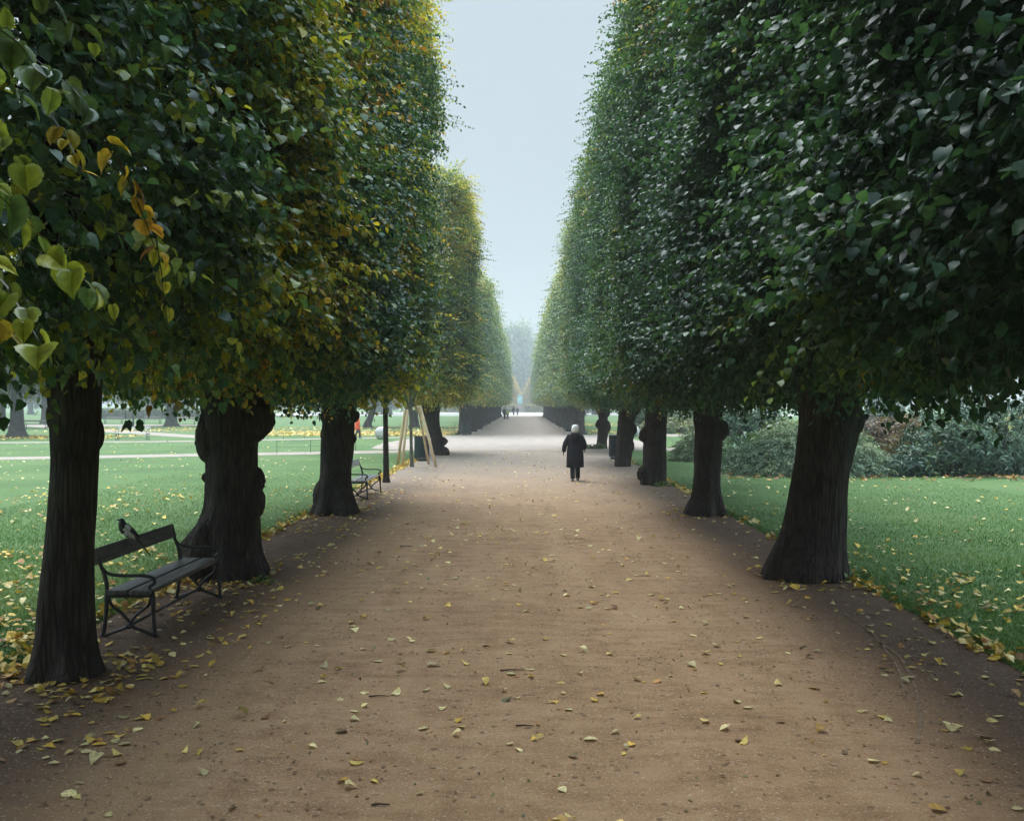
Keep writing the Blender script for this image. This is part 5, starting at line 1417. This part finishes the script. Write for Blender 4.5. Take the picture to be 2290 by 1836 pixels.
def leafy_shrub(x, y, rx, ry, h, n, leaf, T, mat, label, seed, whorl=7, droop=.3, name='shrub', lump=.42, group='shrubs across the lawn', ln=(.12, .3)):
    rng = np.random.default_rng(seed); vn = VNoise(seed)
    ro = empty(name, (x, y, 0), rng.uniform(-.3, .3)); tag(ro, label, 'shrub', group)
    P, Nn = mound(n, rx, ry, h * 1.12, rng, vn, lump=lump); n = len(P)
    idx = np.repeat(np.arange(n), whorl)
    M = len(idx); side = unit(np.cross(Nn[idx], rng.normal(0, 1, (M, 3))))
    A = side + Nn[idx] * rng.uniform(-.1, .9, (M, 1)) + np.array([0, 0, -droop]) * rng.random((M, 1))
    O = P[idx] + Nn[idx] * rng.uniform(-ln[0], ln[1] * .5, (M, 1))
    up = Nn[idx] + np.array([0, 0, .7]) + rng.normal(0, .2, (M, 3))
    V, lo, sz, fp = leaves_np(O, A, up, leaf * rng.uniform(.6, 1.2, M), T, rng)
    tn = np.clip(.4 + (vn(P, .9)[idx] - .5) * 1.1 + rng.normal(0, .14, M), 0, .98)
    me = mesh_np('foliage', V, lo, sz, tint=np.repeat(tn, fp)); link('foliage', me, mat, ro)
    stems(ro, rx, ry, h, seed)
    return ro
def juniper(x, y, rx, ry, h, n, label, seed):
    """arching feathery sprays that sweep outward and down"""
    rng = np.random.default_rng(seed); vn = VNoise(seed)
    ro = empty('juniper_shrub', (x, y, 0)); tag(ro, label, 'shrub', 'shrubs across the lawn')
    th = rng.uniform(0, 2 * np.pi, n); f = rng.uniform(.05, 1.0, n) ** .7
    q = np.stack([np.cos(th) * f * rx, np.sin(th) * f * ry, np.zeros(n)], 1)
    q[:, 2] = h * (1 - f ** 2.0) * (1 + (vn(q, 1.1) - .5) * .5) * rng.uniform(.55, 1.0, n) + .05
    out = np.stack([np.cos(th), np.sin(th), np.zeros(n)], 1)
    Dr = out * 1.0 + np.array([0, 0, .35]) * (1 - f)[:, None] - np.array([0, 0, .55]) * f[:, None] + rng.normal(0, .3, (n, 3))
    Nn = unit(out * .4 + np.array([0, 0, 1.0]))
    tint = np.clip(.4 + (vn(q, 1.0) - .5) * 1.0 + rng.normal(0, .15, n), 0, .98)
    V, lo, sz, tf = sprays_np(q, Dr, Nn, rng.uniform(.35, .9, n), .12, T_LANCE, rng, tint, spacing=.028, droop=.35, twig=False, side=.7)
    link('foliage', mesh_np('foliage', V, lo, sz, tint=tf), LEAF_JUNIPER, ro)
    stems(ro, rx, ry, h * .8, seed)
    return ro
juniper(gx(1712, 31.2), 31.6, 2.75, 1.7, 1.42, 3400, 'broad feathery grey-green juniper mound behind the nearest shrub-side linden', 501)
juniper(gx(1482, 39), 39, 1.0, 1.0, 1.0, 1300, 'small rounded grey juniper peeping out beside the linden with one burl', 502)
leafy_shrub(gx(1598, 34.5), 34.8, 1.75, 1.5, 1.85, 900, .21, T_LANCE, LEAF_RHODO_PALE, 'pale green rhododendron rising behind the juniper mound', 503)
leafy_shrub(gx(1993, 31), 31.2, 1.35, 1.3, 2.25, 1000, .20, T_LANCE, LEAF_RHODO, 'tall dark rhododendron in the middle of the right-hand shrubs, deepest green', 504)
leafy_shrub(gx(2128, 31), 31.8, 1.15, 1.2, 2.15, 720, .20, T_LANCE, LEAF_RHODO, 'dark rhododendron with gaps at the picture edge', 505)
leafy_shrub(gx(1905, 30.6), 30.6, .62, .6, .85, 300, .19, T_LANCE, LEAF_RHODO, 'small low rhododendron between the juniper and the tall dark rhododendron', 506)
leafy_shrub(gx(1838, 33.5), 33.8, 1.2, 1.0, 2.2, 2300, .085, T_FAR, LEAF_TAWNY, 'thin tawny shrub with yellow and red leaves behind the juniper', 507, whorl=4, lump=.4)
leafy_shrub(gx(1915, 34.5), 34.8, 1.0, .9, 2.3, 1900, .085, T_FAR, LEAF_TAWNY, 'purplish brown twiggy shrub beside the tall dark rhododendron', 508, whorl=4, lump=.45)
leafy_shrub(gx(1655, 40), 40.5, 2.0, 1.4, 2.0, 1600, .12, T_FAR, LEAF_LIME, 'pale yellow-green shrub behind the rhododendron and juniper', 509, whorl=6, lump=.4)
leafy_shrub(gx(1745, 41), 41.5, 1.8, 1.3, 2.2, 1400, .12, T_FAR, LEAF_LIME, 'yellowish shrub mostly hidden by the nearest shrub-side trunk', 510, whorl=6, lump=.4)
leafy_shrub(gx(2075, 36), 36.5, 1.9, 1.2, 2.7, 800, .19, T_LANCE, LEAF_RHODO, 'tall shadowy shrub behind the two dark rhododendrons', 511, lump=.4)
leafy_shrub(gx(1550, 46), 46.5, 1.6, 1.2, 2.1, 1000, .15, T_FAR, LEAF_PARK, 'bluish green bush between the two broad trunks and above the pale rhododendron', 512)
for i, (px, D, rx, h, mt, lb) in enumerate([(1352, 80, 1.6, 1.9, LEAF_PARK, 'far rounded bush above the whitish boulder'), (1400, 81, 2.4, 2.3, LEAF_PARK, 'far blue-green bush seen between the burled linden and its neighbour'),
        (1455, 82, 2.0, 2.2, LEAF_LIME, 'far yellowish bush seen between the burled linden and its neighbour'), (1500, 80, 2.4, 2.2, LEAF_PARK, 'far bush hidden by the linden with one burl'),
        (1365, 76, 1.9, .95, LEAF_LIME, 'low pale far bush by the path behind the whitish boulder'), (1425, 76, 2.8, .9, LEAF_LIME, 'low wide pale bush edging the far path beyond the lawn'), (1490, 76.5, 2.2, .9, LEAF_LIME, 'low pale bush edging the far path, cut by the linden with one burl')]):
    leafy_shrub(gx(px, D), D, rx, 1.4, h, 900, .22, T_FAR, mt, lb, 520 + i, whorl=6, group='far shrubs beyond the lawn')

leafy_shrub(gx(2215, 33), 33, 1.5, 1.3, 2.5, 900, .20, T_LANCE, LEAF_RHODO, 'dark rhododendron cut by the picture edge', 513)
leafy_shrub(gx(2110, 42), 42, 3.2, 1.5, 3.4, 1300, .20, T_LANCE, LEAF_RHODO, 'high dark thicket standing behind all the rhododendrons', 514)
leafy_shrub(gx(1860, 39), 39, 2.6, 1.4, 2.6, 1300, .20, T_LANCE, LEAF_RHODO, 'dark bush filling the back behind the thin tawny shrub', 515)
leafy_shrub(gx(1980, 37), 37.5, 2.2, 1.3, 2.7, 1200, .20, T_LANCE, LEAF_RHODO, 'dark bush filling the back between the purplish twigs and the tall rhododendron', 516)
leafy_shrub(gx(1590, 44), 44.5, 2.4, 1.4, 2.3, 1100, .20, T_LANCE, LEAF_RHODO, 'blue-green bush far behind the pale rhododendron', 517)
# leafy shoots at the feet of some lindens
def shoots(x, y, rx, ry, h, n, label, seed, leaf=.075):
    rng = np.random.default_rng(seed); ro = empty('leafy_shoots', (x, y, 0)); tag(ro, label, 'plant', 'leafy shoots at the feet of the lindens')
    P = np.c_[rng.normal(0, .5, n) * rx, rng.normal(0, .5, n) * ry, np.zeros(n)]
    Dr = np.c_[rng.normal(0, .5, (n, 2)), np.full(n, 1.0)]
    ln_ = h * rng.uniform(.4, 1.1, n)
    V, lo, sz, tf = sprays_np(P, Dr, unit(Dr), ln_, leaf, T_FINE, rng, np.clip(rng.normal(.45, .25, n), 0, .95), spacing=.045, droop=.3)
    link('foliage', mesh_np('foliage', V, lo, sz, tint=tf), LEAF_WEED, ro)
    return ro
shoots(gx(1800, 12.45), 12.45, .26, .2, .14, 26, 'green leafy shoots hugging the foot of the broad flaring linden', 601)
shoots(gx(1256, 49.0), 49.0, .75, .3, .36, 60, 'bushy shoots round the foot of the slender knobbly linden', 602, .10)
shoots(gx(1395, 26.6), 26.6, .25, .15, .26, 20, 'yellowish shoots at the foot of the linden with two path-side burls', 603)
shoots(gx(1526, 19.6), 19.6, .2, .2, .16, 16, 'few leafy shoots beside the foot of the linden with one burl', 604)
shoots(gx(552, 12.2), 12.2, .2, .15, .08, 12, 'tiny green shoots at the foot of the knobbly linden', 605)
